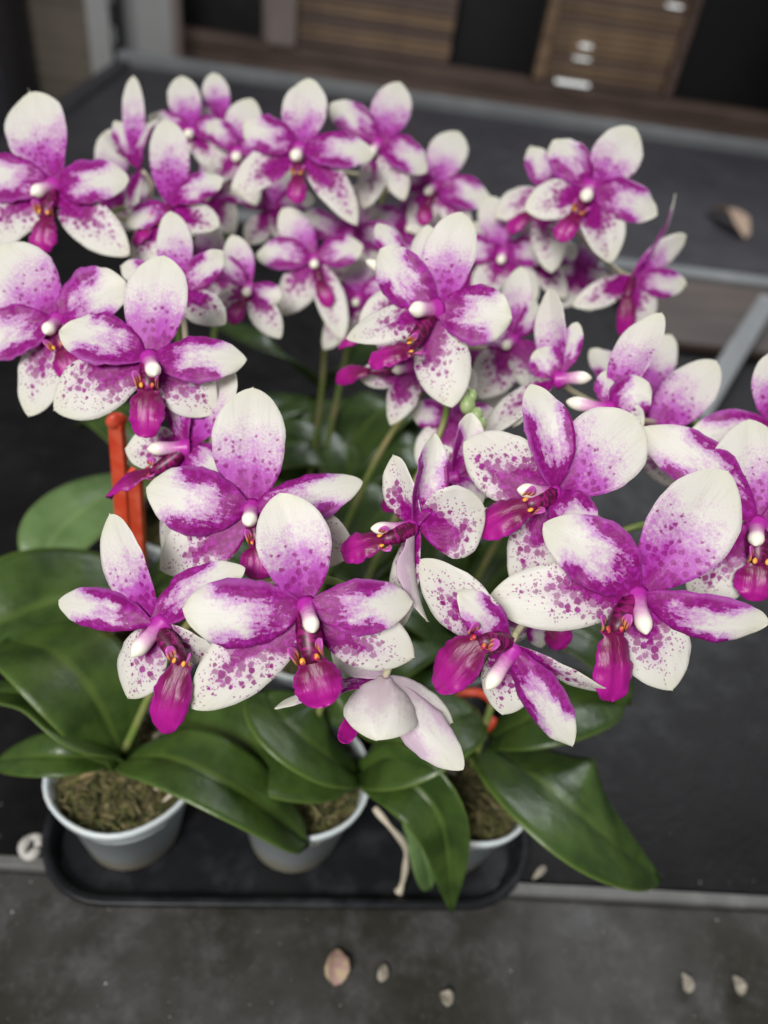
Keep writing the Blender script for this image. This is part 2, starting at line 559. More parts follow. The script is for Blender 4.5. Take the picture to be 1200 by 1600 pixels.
def slats(ua, ub, z0, z1, step, mat):
    z = z0; i = 0
    rnd = random.Random(int(ua * 1000) + 5)
    while z < z1:
        h = step * 0.95
        slab("slat", ua, ub, WV + 0.012 + rnd.uniform(-.006, .006), WV + 0.034, z, z + h, rnd.choice((mat, mat, mat, M["wood_red"])), wall, 0.003)
        z += step; i += 1


u = [onwall(x, y)[0] for x, y in ((425, 60), (712, 60), (848, 60), (1050, 100), (1200, 60))]
slats(u[0], u[1] - 0.01, ZS + 0.005, ZS + 0.50, 0.018, M["wood"])
slats(u[2] + 0.035, u[3], ZS + 0.005, ZS + 0.50, 0.018, M["wood"])
slats(u[4] + 0.12, 2.4, ZS + 0.005, ZS + 0.50, 0.018, M["wood"])
slab("batten", u[2] - 0.002, u[2] + 0.030, WV - 0.004, WV + 0.04, ZS + 0.003, 1.5, M["wood"], wall)
slab("batten", u[0] - 0.030, u[0] - 0.004, WV - 0.004, WV + 0.04, ZS + 0.003, 1.5, M["pinkish"], wall)
slab("batten", u[3] + 0.005, u[3] + 0.03, WV - 0.004, WV + 0.04, ZS + 0.003, 1.5, M["wood_red"], wall)
# left end of the place: panel and posts
ul = onwall(-60, 0)[0]; ur = onwall(140, 60)[0]
slab("side_panel", ul - 1.2, ur, WV + 0.06, WV + 0.10, -0.8, 1.4, M["olive"], wall)
tag(slab("dark_cabinet", onwall(-200, 60)[0], onwall(45, 60)[0], WV - 0.25, WV + 0.02, -0.8, onwall(0, 110)[1] + 1.0, M["backpanel"]),
    "dark cabinet standing at the far left behind the bench", "cabinet")


def post(name, x0, x1, ybot, v, label, mat, th=0.05):
    def onv(x, y):
        r = ray(x, y); t = (bw(0, v, 0) - C0).dot(EY) / r.dot(EY)
        p = C0 + r * t - BO
        return p.dot(EX)
    a, b = onv(x0, 60), onv(x1, 60)
    root = empty(name, bw((a + b) / 2, v, -0.8))
    slab("post_face", a, b, v, v + th, -0.8, 1.5, mat, root, 0.004)
    w = b - a
    slab("post_edge", b - 0.004 if False else b + 0.001, b + 0.018, v + 0.008, v + th, -0.8, 1.5, M["dark"] if name == "metal_post" else M["pinkish"], root, 0.002)
    if name == "metal_post":
        for k in range(10):
            slab("post_slot", b + 0.004, b + 0.014, v + 0.002, v + 0.009, 0.03 + k * 0.09, 0.07 + k * 0.09, M["rail"], root, 0.002)
    return tag(root, label, "post")


post("metal_post", 138, 172, 135, 2.10, "slotted pale grey metal post at the far left bench corner", M["post"], 0.04)
post("door_frame", 195, 268, 100, 2.30, "wide pale grey frame post with a pinkish edge behind the bench", M["post"], 0.06)
tag(slab("paper_tag", onwall(422, 30)[0], onwall(465, 30)[0], WV - 0.06, WV - 0.052, onwall(440, 66)[1], onwall(440, -30)[1], M["pinkish"], bev=0.002),
    "pale pinkish paper tag hanging on the slatted wall", "tag")
for i, (x, y, w, h, lab) in enumerate(((893, 129, 54, 7, "widest bright glint strip, lowest on the brown slatted wall"),
                                       (908, 91, 26, 4, "middle bright glint strip of the three stacked on the slatted wall"),
                                       (914, 71, 18, 6, "small bright glint strip, topmost of the three stacked on the wall"),
                                       (1052, 9, 24, 5, "bright glint strip high on the wall near the top edge"))):
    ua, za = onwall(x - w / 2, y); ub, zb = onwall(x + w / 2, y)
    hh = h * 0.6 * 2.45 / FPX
    sub = slab("glint_strip", ua, ub, WV - 0.02, WV - 0.004, (za + zb) / 2 - hh / 2, (za + zb) / 2 + hh / 2, M["glow"], bev=0.004)  # glint modelled as a glowing strip, not a light fitting
    tag(sub, lab, "glint", "glint strips on the wall")


# ------------------------------------------------------------------ petals, tubes and blobs
NTS, NSS = 24, 13


def sheet(name, B, T, nrm, width, mat, parent, p1=0.75, p2=0.5, base=0.16, cup=-0.12, bend=0.06, tipcurl=0.0,
          twist=0.0, ruffle=0.02, groove=0.05, thick=0.00035, seed=0.0, apex=0.0, side_bend=0.0, notch=0.0, curl=0.0, fray=0.0, nts=NTS, nss=NSS):
    """a closed thin petal from base point B to tip T facing nrm; returns the object"""
    B = Vector(B); T = Vector(T)
    a = T - B; L = a.length; a.normalize()
    n = nrm - a * nrm.dot(a)
    if n.length < 1e-4: n = a.orthogonal()
    n.normalize()
    n = Matrix.Rotation(math.radians(twist), 3, a) @ n
    sd = a.cross(n).normalized()
    tm = p1 / (p1 + p2); mxv = tm ** p1 * (1 - tm) ** p2
    h0 = width / 2
    rnd = random.Random(int(seed * 1000) + 3)
    ph = [rnd.uniform(0, 6.28) for _ in range(6)]
    fr, bk, pn, pm, pnb = [], [], [], [], []
    for i in range(nts):
        q = i / (nts - 1)
        t = 0.5 * q + 0.5 * (1 - math.cos(math.pi * q)) / 2 if q < 0.5 else 0.35 * q + 0.65 * (1 - math.cos(math.pi * q)) / 2
        prof = (max(t, 1e-5) ** p1 * max(1 - t, 0) ** p2) / mxv
        prof = max(prof, base * (1 - t) ** 1.5)
        prof = max(prof, 0.02)
        h = h0 * prof
        for j in range(nss):
            s = -1 + 2 * j / (nss - 1)
            s = math.copysign(abs(s) ** 0.85, s)
            edge = abs(s) ** 2
            off = bend * L * 4 * t * (1 - t) + tipcurl * L * t ** 3
            off += cup * h * 2.0 * edge * (0.4 + 0.6 * math.sin(math.pi * min(t * 1.1, 1)))
            rf = ruffle * h0 * (math.sin(t * 17 + ph[0] + s) + 0.6 * math.sin(t * 31 + ph[1])) * edge
            off += rf + ruffle * h0 * 1.2 * math.sin(t * 5 + ph[2]) * s
            off -= groove * h0 * math.exp(-(s / 0.16) ** 2) * math.sin(math.pi * t)
            lat = s * h * (1 + 0.035 * math.sin(t * 5 + ph[3]) + 0.012 * math.sin(t * 19 + ph[4]) + ruffle * 0.35 * math.sin(t * 40 + ph[5]))
            lat += side_bend * L * 4 * t * (1 - t)
            al = t * L
            if apex and t > 0.9 and abs(s) < 0.3:
                al += apex * L * smooth(0.9, 1.0, t) * (1 - abs(s) / 0.3)
            if notch:
                al -= notch * h0 * smooth(0.75, 1.0, t) * math.exp(-(s / 0.3) ** 2)
            if fray: lat *= 1 + fray * mnoise.noise(Vector((t * 16, s * 0.6, seed))) + fray * .7 * mnoise.noise(Vector((t * 45, s, seed + 5)))
            ca = math.radians(curl) * (t - 0.35)
            cl_, cn_ = lat * math.cos(ca) - 0.0 , lat * math.sin(ca)
            p = B + a * al + sd * cl_ + n * (off + cn_)
            th = thick * (1 - 0.75 * abs(s) ** 4) * (0.5 + 0.5 * math.sin(math.pi * clamp(t, 0.1, 0.9)))
            fr.append(p + n * th); bk.append(p - n * th)
            pn.append((s, t, 0.0)); pnb.append((s, t, 1.0))
            pm.append((lat * 100, al * 100, seed))
    F = []
    K = nts * nss
    for i in range(nts - 1):
        for j in range(nss - 1):
            v = i * nss + j
            F.append((v, v + 1, v + nss + 1, v + nss))
            F.append((K + v, K + v + nss, K + v + nss + 1, K + v + 1))
    for i in range(nts - 1):
        v = i * nss
        F.append((v, v + nss, K + v + nss, K + v))
        v = i * nss + nss - 1
        F.append((v, K + v, K + v + nss, v + nss))
    for j in range(nss - 1):
        v = j
        F.append((v, K + v, K + v + 1, v + 1))
        v = (nts - 1) * nss + j
        F.append((v, v + 1, K + v + 1, K + v))
    # a x n orientation: make the front face +n
    F = [f[::-1] for f in F]
    return link_mesh(name, fr + bk, F, mat, parent, attrs={"pn": pn + pnb, "pm": pm + pm})


def tube(name, pts, radii, mat, parent, seg=8, cap=True, attrs=False, seed=0.0, origin=None):
    pts = [Vector(p) for p in pts]
    V, F, pn, pm = [], [], [], []
    n = len(pts)
    ref = None
    for i, p in enumerate(pts):
        tg = (pts[min(i + 1, n - 1)] - pts[max(i - 1, 0)])
        if tg.length < 1e-7: tg = Vector((0, 0, 1))
        tg.normalize()
        if ref is None: ref = tg.orthogonal().normalized()
        ref = (ref - tg * ref.dot(tg)).normalized()
        bi = tg.cross(ref)
        for k in range(seg):
            an = 2 * math.pi * k / seg
            V.append(p + (ref * math.cos(an) + bi * math.sin(an)) * radii[i])
            pn.append((math.cos(an), i / (n - 1), 0)); pm.append((k * .1, i * .2, seed))
    for i in range(n - 1):
        for k in range(seg):
            k2 = (k + 1) % seg
            F.append((i * seg + k, i * seg + k2, (i + 1) * seg + k2, (i + 1) * seg + k))
    if cap:
        F.append(tuple(range(seg))[::-1]); F.append(tuple((n - 1) * seg + k for k in range(seg)))
    return link_mesh(name, V, F, mat, parent, attrs={"pn": pn, "pm": pm} if attrs else None, origin=origin)


def bez(p0, p1, p2, n):
    return [p0 * (1 - t) ** 2 + p1 * 2 * t * (1 - t) + p2 * t * t for t in (i / (n - 1) for i in range(n))]


def catmull(pts, n):
    pts = [Vector(p) for p in pts]
    if len(pts) == 2: return [pts[0].lerp(pts[1], i / (n - 1)) for i in range(n)]
    P = [pts[0] * 2 - pts[1]] + pts + [pts[-1] * 2 - pts[-2]]
    out = []
    m = len(pts) - 1
    for i in range(n):
        x = i / (n - 1) * m; k = min(int(x), m - 1); t = x - k
        a, b, c, d = P[k], P[k + 1], P[k + 2], P[k + 3]
        out.append(0.5 * ((2 * b) + (c - a) * t + (2 * a - 5 * b + 4 * c - d) * t * t + (3 * b - a - 3 * c + d) * t ** 3))
    return out


def blob(name, c, r, mat, parent, sc=(1, 1, 1), axis=None, rough=0.0, seg=10, seed=0, origin=None):
    V, F = [], []
    rings = max(5, seg // 2 + 1)
    q = axis.to_track_quat('Z', 'Y') if axis else None
    for i in range(rings + 1):
        th = math.pi * i / rings
        for k in range(seg):
            a = 2 * math.pi * k / seg
            d = Vector((math.sin(th) * math.cos(a) * sc[0], math.sin(th) * math.sin(a) * sc[1], math.cos(th) * sc[2]))
            if rough: d *= 1 + rough * mnoise.noise(d * 1.8 + Vector((seed * 7.1, 0, 0)))
            if q: d = q @ d
            V.append(Vector(c) + d * r)
    for i in range(rings):
        for k in range(seg):
            k2 = (k + 1) % seg
            F.append((i * seg + k, (i + 1) * seg + k, (i + 1) * seg + k2, i * seg + k2))
    return link_mesh(name, V, F, mat, parent, origin=origin)


# ------------------------------------------------------------------ pots in the tray
PYAW = math.radians(8.5)
PX = Vector((math.cos(PYAW), math.sin(PYAW), 0)); PY = Vector((-math.sin(PYAW), math.cos(PYAW), 0))
POT_R, POT_H, POT_B = 0.0385, 0.072, 0.027
POT0 = on(192, 1192, 0.075); POT0.z = 0
STEP = 0.0945


def potpos(i, j): return POT0 + PX * (STEP * i) + PY * (STEP * 1.08 * j)


def build_tray():
    root = empty("plant_tray", potpos(1, 1) + Vector((0, 0, 0)))
    m = 0.0455
    u0, u1 = -m, STEP * 2 + m
    v0, v1 = -m, STEP * 1.08 * 2 + m
    R = 0.040

    def loop(off, z):
        out = []
        rr = max(R + off, 0.004)
        for cx, cy, a0 in ((u1 - R, v1 - R, 0), (u0 + R, v1 - R, 90), (u0 + R, v0 + R, 180), (u1 - R, v0 + R, 270)):
            for k in range(9):
                a = math.radians(a0 + 90 * k / 8)
                out.append(POT0 + PX * (cx + rr * math.cos(a)) + PY * (cy + rr * math.sin(a)) + EZ * z)
        return out
    prof = [(-0.008, 0.0035), (-0.005, 0.0020), (0.0005, 0.014), (0.0045, 0.0225), (0.0058, 0.0210), (0.0060, 0.0120), (0.0048, 0.0182), (0.0042, 0.0134), (0.0010, 0.0190), (-0.0035, 0.0035)]
    prof = [(-0.006, 0.0052), (-0.0022, 0.014), (-0.001, 0.0153), (0.0022, 0.0156), (0.0030, 0.0148), (0.0031, 0.0120), (0.0025, 0.0120), (0.0020, 0.0136), (0.0005, 0.0134), (-0.0045, 0.0052)]
    V, F = [], []
    for o, z in prof: V += loop(o, z)
    n = 36
    for i in range(len(prof) - 1):
        for k in range(n):
            k2 = (k + 1) % n
            F.append((i * n + k, i * n + k2, (i + 1) * n + k2, (i + 1) * n + k))
    link_mesh("tray_rim", V, F, M["tray"], root)
    V = loop(-0.0065, 0.0025) + loop(-0.0065, 0.0048)
    F = [tuple(range(n))[::-1], tuple(range(n, 2 * n))] + [(k, (k + 1) % n, n + (k + 1) % n, n + k) for k in range(n)]
    link_mesh("tray_floor", V, F, M["tray"], root, smooth=False)
    return tag(root, "black plastic carrying tray holding all the orchid pots", "tray")


build_tray()


def build_pot(root, c, seed):
    rnd = random.Random(seed)
    seg = 40
    prof = [(0.004, 0.0055), (POT_B - 0.002, 0.0055), (POT_B, 0.0075), (POT_R - 0.0035, POT_H - 0.010), (POT_R - 0.0005, POT_H - 0.0085),
            (POT_R + 0.0008, POT_H - 0.001), (POT_R, POT_H), (POT_R - 0.0016, POT_H - 0.0008), (POT_R - 0.0030, POT_H - 0.008), (POT_R - 0.0050, POT_H - 0.02)]
    V, F = [], []
    for q, (r, z) in enumerate(prof):
        for k in range(seg):
            a = 2 * math.pi * k / seg
            wob = 1 + (0.018 * math.sin(2 * a + seed) + 0.01 * math.sin(5 * a + seed * 2)) * (z / POT_H) ** 2
            V.append(c + Vector((r * wob * math.cos(a), r * wob * math.sin(a), z)))
    for i in range(len(prof) - 1):
        for k in range(seg):
            k2 = (k + 1) % seg
            F.append((i * seg + k, i * seg + k2, (i + 1) * seg + k2, (i + 1) * seg + k))
    F.append(tuple(range(seg))[::-1])
    link_mesh("pot", V, F, M["pot"], root, origin=c)
    # moss: a bumpy mound
    V, F = [c + Vector((0, 0, POT_H - 0.004))], []
    rg = 12; sg = 44
    for i in range(1, rg + 1):
        r = (POT_R - 0.0032) * i / rg
        for k in range(sg):
            a = 2 * math.pi * k / sg
            p = Vector((r * math.cos(a), r * math.sin(a), 0))
            z = POT_H - 0.006 - 0.005 * (i / rg) ** 3 + 0.0065 * mnoise.noise(p * 110 + Vector((seed * 3.3, 0, 0))) + 0.003 * mnoise.noise(p * 330 + Vector((seed, 9, 0)))
            V.append(c + p + Vector((0, 0, z)))
    for k in range(sg): F.append((0, 1 + k, 1 + (k + 1) % sg))
    for i in range(rg - 1):
        for k in range(sg):
            k2 = (k + 1) % sg
            F.append((1 + i * sg + k, 1 + (i + 1) * sg + k, 1 + (i + 1) * sg + k2, 1 + i * sg + k2))
    moss = link_mesh("potting_moss", V, F, M["moss"], root, origin=c)
    V, F, A = [], [], []
    for k in range(420):
        a = rnd.uniform(0, 6.28); r = (POT_R - .005) * math.sqrt(rnd.random())
        p = c + Vector((r * math.cos(a), r * math.sin(a), POT_H - 0.006 + rnd.uniform(-.002, .004)))
        d = Vector((rnd.uniform(-1, 1), rnd.uniform(-1, 1), rnd.uniform(-.2, .5))).normalized() * rnd.uniform(0.002, 0.0055)
        e = Vector((rnd.uniform(-1, 1), rnd.uniform(-1, 1), rnd.uniform(0, 1.0))) * .0025
        rr = rnd.uniform(.00025, .0007); cv = rnd.random()
        up = d.cross(Vector((0.3, 0.2, 1))).normalized(); o2 = d.cross(up).normalized()
        b0 = len(V)
        for q, pt in enumerate(bez(p - d, p + e, p + d, 4)):
            w = rr * (1.0, 1.1, .9, .3)[q]
            V += [pt + up * w, pt - up * w * .5 + o2 * w * .87, pt - up * w * .5 - o2 * w * .87]
            A += [(0, 0, cv)] * 3
        for q in range(3):
            for m_ in range(3):
                F.append((b0 + q * 3 + m_, b0 + q * 3 + (m_ + 1) % 3, b0 + q * 3 + 3 + (m_ + 1) % 3, b0 + q * 3 + 3 + m_))
    so = link_mesh("moss_strands", V, F, M["strand"], moss, attrs={"pn": A}); so["kind"] = "stuff"
    for k in range(9):
        a = rnd.uniform(0, 6.28); r = rnd.uniform(0.008, 0.034)
        p = c + Vector((r * math.cos(a), r * math.sin(a), POT_H - 0.004))
        d = Vector((rnd.uniform(-1, 1), rnd.uniform(-1, 1), rnd.uniform(-.1, .3))).normalized() * rnd.uniform(0.004, 0.010)
        tube("root", bez(p - d, p + Vector((0, 0, 0.004)), p + d, 6), [0.0012] * 5 + [0.0006], M["root" if k % 3 == 0 else "moss"], moss, 6)


# ------------------------------------------------------------------ flowers
# kinds: D dorsal sepal, S lateral sepal, P petal, L lip, C column.
# each piece: (kind, tip x, tip y, depth shift cm, width px, twist deg, extra options)
def flower(parent, c, d, n, pieces, seed, lipbase=None, colbase=None, k=0.6, simple=False):
    nf = cdir(n)
    ctr = at(c[0], c[1], d)
    root = empty("flower", ctr - nf * 0.004, parent)
    rnd = random.Random(seed * 13 + 1)
    nz = max(abs(n[2]), 0.45) * (1 if n[2] >= 0 else -1)
    lipdone = False
    for i, pc in enumerate(pieces):
        kind, tx, ty, dd, w, tw = pc[:6]
        ex = dict(pc[6]) if len(pc) > 6 else {}
        tilt = clamp(((tx - c[0]) * n[0] - (ty - c[1]) * n[1]) / FPX * d / nz * k, -0.014, 0.014)
        dt = d + dd * 0.01 + tilt
        T = at(tx, ty, dt)
        wm = w * d / FPX * {"P": .93, "D": .94, "S": .94}.get(kind, 1)
        sd = seed * 1.37 + i * 2.11
        if kind in "DSP":
            Bp = ctr - nf * (0.0022 if kind != "P" else 0.0006) + nf * 0.0004 * i * 0.3
            o = dict(p1=0.72, p2=0.50, base=0.20, cup=-0.10, bend=0.05, tipcurl=-0.03, ruffle=0.02, seed=sd, twist=tw)
            if kind == "D": o.update(p1=0.80, p2=0.66, apex=0.012, cup=rnd.uniform(-.02, .10), bend=rnd.uniform(.0, .05), groove=0.07)
            if kind == "S": o.update(p1=0.80, p2=0.74, apex=0.012, cup=rnd.uniform(-.12, .06), bend=rnd.uniform(.02, .07), groove=0.06)
            if kind == "P": o.update(p1=0.84, p2=0.70, ruffle=0.06, cup=rnd.uniform(-.15, .10), bend=rnd.uniform(.03, .08), tipcurl=rnd.uniform(-.14, .0), fray=.02)
            if simple: o.update(nts=16, nss=9)
            o["curl"] = rnd.uniform(-18, 18)
            o["side_bend"] = rnd.uniform(-.035, .035)
            o.update(ex)
            nn = nf
            sheet({"D": "sepal", "S": "sepal", "P": "petal"}[kind], Bp, T, nn, wm, M[{"D": "dorsal", "S": "sepal", "P": "petal"}[kind]], root, **o)
        elif kind == "L":
            lb = lipbase or (c[0] * 0.55 + tx * 0.45, c[1] * 0.55 + ty * 0.45)
            lb3 = at(lb[0], lb[1], d + dd * 0.01 * 0.7)
            o = dict(p1=0.50, p2=0.46, base=0.62, cup=-0.20, bend=0.10, tipcurl=-0.14, ruffle=0.09, seed=sd, thick=0.0006, twist=tw, groove=0.22, notch=0.12, curl=rnd.uniform(-20, 20), fray=.02)
            if simple: o.update(nts=16, nss=9)
            o.update(ex)
            lip = sheet("lip", lb3, T, nf, wm * 0.9, M["lip"], root, **o)
            # claw from the centre to the lip
            ax = (T - lb3).normalized()
            cl = bez(ctr - nf * .001, (ctr + lb3) / 2 - nf * 0.002, lb3 + ax * wm * .08 - nf * .0005, 8)
            tube("lip_claw", cl, [wm * q for q in (.16, .20, .23, .25, .25, .24, .20, .12)], M["claw"], root, 10, attrs=True, seed=sd)
            sdv = ax.cross(nf).normalized()
            ll = wm * 0.55
            if not simple:
                for sg in (-1, 1):
                    b = lb3 - ax * wm * 0.02 + sdv * sg * wm * 0.24 + nf * wm * .05
                    sheet("side_lobe", b, b - ax * ll * 0.62 + nf * ll * 0.50 + sdv * sg * ll * 0.12, (sdv * -sg + nf * 0.5).normalized(), ll * 0.50, M["lobe"], root,
                          p1=0.6, p2=0.45, base=0.4, cup=0.15, bend=0.08, seed=sd + sg, thick=0.0005, nts=9, nss=7)
                for sg in (-1, 1):
                    blob("callus", lb3 + nf * wm * 0.17 - ax * wm * 0.05 + sdv * sg * wm * .13, wm * 0.055, M["callus"], root, (1.0, 0.7, 1.3), axis=ax, seg=8, rough=0.2, seed=seed)
        elif kind == "C":
            cb = colbase or c
            b3 = at(cb[0], cb[1], d) - nf * 0.002
            mid = (b3 + T) / 2 + nf * 0.0015
            r = wm / 2
            T = b3.lerp(T, 0.84); mid = (b3 + T) / 2 + nf * 0.0012; r *= 0.9
            pts = bez(b3, mid, T, 12)
            ax = (pts[-1] - pts[-2]).normalized()
            rad = [r * q for q in (1.30, 1.12, .94, .82, .76, .75, .78, .82, .84, .80, .68, .42)]
            pts.append(pts[-1] + ax * r * 0.30); rad.append(r * 0.12)
            tube("column", pts, rad, M["column"], root, 12, attrs=True, seed=sd)
    return root, ctr - nf * 0.004, nf


def plant(name_label, i, j, group, crown_z=0.082, seed=1):
    c = potpos(i, j)
    root = empty("potted_orchid", c)
    tag(root, name_label, "orchid", group)
    build_pot(root, c, seed)
    return root, c + Vector((0, 0, crown_z))


GRP = "potted orchids in the tray"
FL = {}


def leaf(root, pts, w, seed, tilt=0.0, fold=0.18, mat="leaf", p1=0.55, p2=0.5, cup=None, base=0.35, taper=True):
    """a leathery leaf along world points; tilt turns the blade about its midrib"""
    pts = catmull(pts, 22)
    nts, nss = 22, 13
    mx = (p1 / (p1 + p2)) ** p1 * (p2 / (p1 + p2)) ** p2
    fr, bk, pn, pnb, pm = [], [], [], [], []
    al = 0.0
    for i in range(nts):
        p = pts[i]
        tg = (pts[min(i + 1, nts - 1)] - pts[max(i - 1, 0)]).normalized()
        if i: al += (pts[i] - pts[i - 1]).length
        t = i / (nts - 1)
        sd = tg.cross(Vector((0, 0, 1)))
        if sd.length < 0.05: sd = tg.cross(Vector((0, 1, 0)))
        sd.normalize()
        n = sd.cross(tg).normalized()
        rot = Matrix.Rotation(math.radians(tilt), 3, tg)
        sd = rot @ sd; n = rot @ n
        h = w / 2 * max((max(t, 1e-4) ** p1 * max(1 - t, 0) ** p2) / mx, base * (1 - t) ** 2, 0.03)
        for q in range(nss):
            s = -1 + 2 * q / (nss - 1)
            off = fold * h * (abs(s) ** 1.25) - 0.10 * h * s * s + 0.05 * h * math.sin(t * 6 + seed + s * 1.5)
            off -= 0.0012 * math.exp(-(s / 0.09) ** 2)
            pt = p + sd * (s * h) + n * off
            th = 0.0011 * (1 - 0.7 * s ** 4)
            fr.append(pt + n * th); bk.append(pt - n * th)
            pn.append((s, t, 0.0)); pnb.append((s, t, 1.0)); pm.append((s * h * 100, al * 100, seed))
    K = nts * nss; F = []
    for i in range(nts - 1):
        for q in range(nss - 1):
            v = i * nss + q
            F.append((v, v + 1, v + nss + 1, v + nss)); F.append((K + v, K + v + nss, K + v + nss + 1, K + v + 1))
        v = i * nss; F.append((v, v + nss, K + v + nss, K + v))
        v += nss - 1; F.append((v, K + v, K + v + nss, v + nss))
    for q in range(nss - 1):
        F.append((q, K + q, K + q + 1, q + 1))
        v = (nts - 1) * nss + q; F.append((v, v + 1, K + v + 1, K + v))
    return link_mesh("leaf", fr + bk, F, M[mat], root, attrs={"pn": pn + pnb, "pm": pm + pm})


def leafpx(root, pts, wpx, seed, **k):
    P = [on(x, y, z) for x, y, z in pts]
    dmid = (P[len(P) // 2] - C0).dot(FW)
    return leaf(root, P, wpx * dmid / FPX, seed, **k)


def random_leaves(root, crown, count, seed, length=(0.09, 0.13), skip=None):
    rnd = random.Random(seed)
    for i in range(count):
        a = i * math.pi + rnd.uniform(-.5, .5) + (i // 2) * 1.05 + seed
        d = Vector((math.cos(a), math.sin(a), 0))
        L = rnd.uniform(*length)
        up = 0.035 + 0.012 * (i // 2)
        p0 = crown - Vector((0, 0, 0.006))
        leaf(root, [p0, p0 + d * L * .35 + Vector((0, 0, up * .8)), p0 + d * L * .72 + Vector((0, 0, up)), p0 + d * L + Vector((0, 0, up * .45))],
             rnd.uniform(.040, .052), seed + i * 1.7, tilt=rnd.uniform(-12, 12))


def spike(root, crown, flowers, seed, lean=None, end=None, r=0.0019):
    """one flower stem from the crown; each flower hangs on it by a short stalk"""
    backs = [c - n * 0.020 - FW * -0.010 + Vector((0, 0.006, -0.004)) for _, c, n in flowers]
    tops = sorted(backs, key=lambda p: (p - crown).length)
    e = end or tops[-1]
    m = sum(backs, Vector()) / len(backs)
    ctrl = [crown, crown.lerp(m, 0.45) + Vector((0, 0.02, 0.03)), m.lerp(e, 0.25) + Vector((0, 0.008, 0)), e]
    pts = catmull(ctrl, 40)
    tube("flower_stem", pts, [r * (1.15 - 0.5 * i / 39) for i in range(40)], M["stalk"], root, 8)
    for (fo, c, n) in flowers:
        b = c - n * 0.016
        q = min(pts[14:], key=lambda p: (p - b).length)
        tube("flower_stalk", bez(c + n * 0.001, c - n * min(0.02, (q - c).length * .6), q, 10), [0.0013] * 9 + [0.0011], M["pedicel"], fo, 7)
    return pts


exec_flowers = []

# ---------------- front left plant
PA, crA = plant("potted orchid at front left with mossy white pot and largest spotted flower facing the viewer", 0, 0, GRP, seed=1)
f1 = flower(PA, (478, 948), .235, (0.04, .02, 1), [
    ("D", 437, 770, .2, 122, 0, dict(cup=.12)), ("S", 297, 1108, .4, 118, 8, {}), ("S", 648, 1028, .4, 108, 0, {}),
    ("P", 285, 950, -.2, 122, 6, dict(side_bend=-.05)), ("P", 647, 936, .1, 92, -14, dict(side_bend=.05)),
    ("L", 507, 1106, -.6, 86, 0, {}), ("C", 491, 992, -1.1, 34, 0)], 1, lipbase=(486, 1032))
f2 = flower(PA, (238, 975), .242, (-.35, -.05, 1), [
    ("D", 168, 804, .3, 92, 0, {}), ("S", 198, 1092, .3, 96, 0, {}), ("S", 340, 1035, .9, 70, 20, {}),
    ("P", 87, 938, -.1, 74, 20, {}), ("P", 380, 885, .7, 84, -15, {}),
    ("L", 248, 1150, -.7, 66, -10, {}), ("C", 200, 1032, -.9, 36, 0)], 2, lipbase=(285, 1035), colbase=(250, 975))
f3 = flower(PA, (392, 795), .262, (-.02, .05, 1), [
    ("D", 394, 605, .1, 126, 0, dict(cup=.05)), ("S", 248, 890, .5, 104, 0, {}), ("S", 552, 865, .6, 118, 0, {}),
    ("P", 227, 760, -.2, 116, 0, dict(side_bend=-.04)), ("P", 565, 745, .1, 84, -15, dict(side_bend=.06)),
    ("L", 400, 905, -.5, 60, 0, {}), ("C", 388, 822, -1.0, 32, 0)], 3, lipbase=(404, 850))
f27 = flower(PA, (600, 1062), .250, (-.15, -.55, -.75), [
    ("S", 588, 1158, -.4, 124, 0, dict(cup=.30, bend=-.14, groove=-.12)), ("P", 722, 1203, .0, 76, 18, dict(cup=.15)), ("S", 705, 1130, .7, 76, -10, {}),
    ("P", 426, 1098, .8, 46, 215, {}), ("D", 520, 1010, 1.0, 60, 0, {}),
    ("L", 533, 1165, .6, 34, 0, {})], 27, lipbase=(560, 1110))
spike(PA, crA, [f2, f3, f1, f27], 1)
leafpx(PA, [(188, 1190, .080), (270, 1185, .108), (385, 1240, .105), (482, 1322, .072)], 128, 1.0, tilt=-8, fold=.22)
leafpx(PA, [(188, 1188, .082), (130, 1150, .108), (60, 1092, .120), (-40, 1085, .115)], 100, 2.0, tilt=22, fold=.35)
leafpx(PA, [(185, 1186, .080), (110, 1182, .092), (50, 1182, .088), (-4, 1190, .072)], 70, 3.0, tilt=-10, fold=.25)
leafpx(PA, [(195, 1186, .084), (150, 1090, .118), (80, 1020, .130), (10, 1000, .118)], 170, 4.0, tilt=10, fold=.2)

# ---------------- front middle plant
PB, crB = plant("potted orchid at front middle with drooping pointed leaf and pale aerial root over the pot", 1, 0, GRP, seed=2)
f24 = flower(PB, (648, 822), .250, (-.62, 0, .80), [
    ("S", 758, 795, .5, 122, 25, dict(p1=.66, p2=.62, cup=.12, bend=.10, apex=.04)), ("S", 612, 712, .1, 78, -10, dict(cup=.10)), ("S", 622, 982, .6, 70, 10, {}),
    ("P", 684, 678, -.3, 62, 62, dict(cup=.35)), ("P", 655, 972, -.2, 60, 66, dict(cup=.35)),
    ("L", 530, 860, -.6, 60, 25, {}), ("C", 571, 826, -.8, 28, 0)], 24, lipbase=(598, 845), colbase=(640, 825), k=.3)
f24b = flower(PB, (708, 745), .285, (-.6, 0, .8), [
    ("P", 738, 645, .1, 56, 50, dict(cup=.3)), ("P", 752, 790, .1, 56, -45, {}), ("S", 668, 705, .3, 62, 0, {}),
    ("S", 720, 860, .7, 62, 0, {}), ("D", 790, 735, .8, 80, 10, {}), ("L", 588, 790, .2, 34, 0, {}), ("C", 668, 752, -.5, 24, 0)], 25, lipbase=(650, 780))
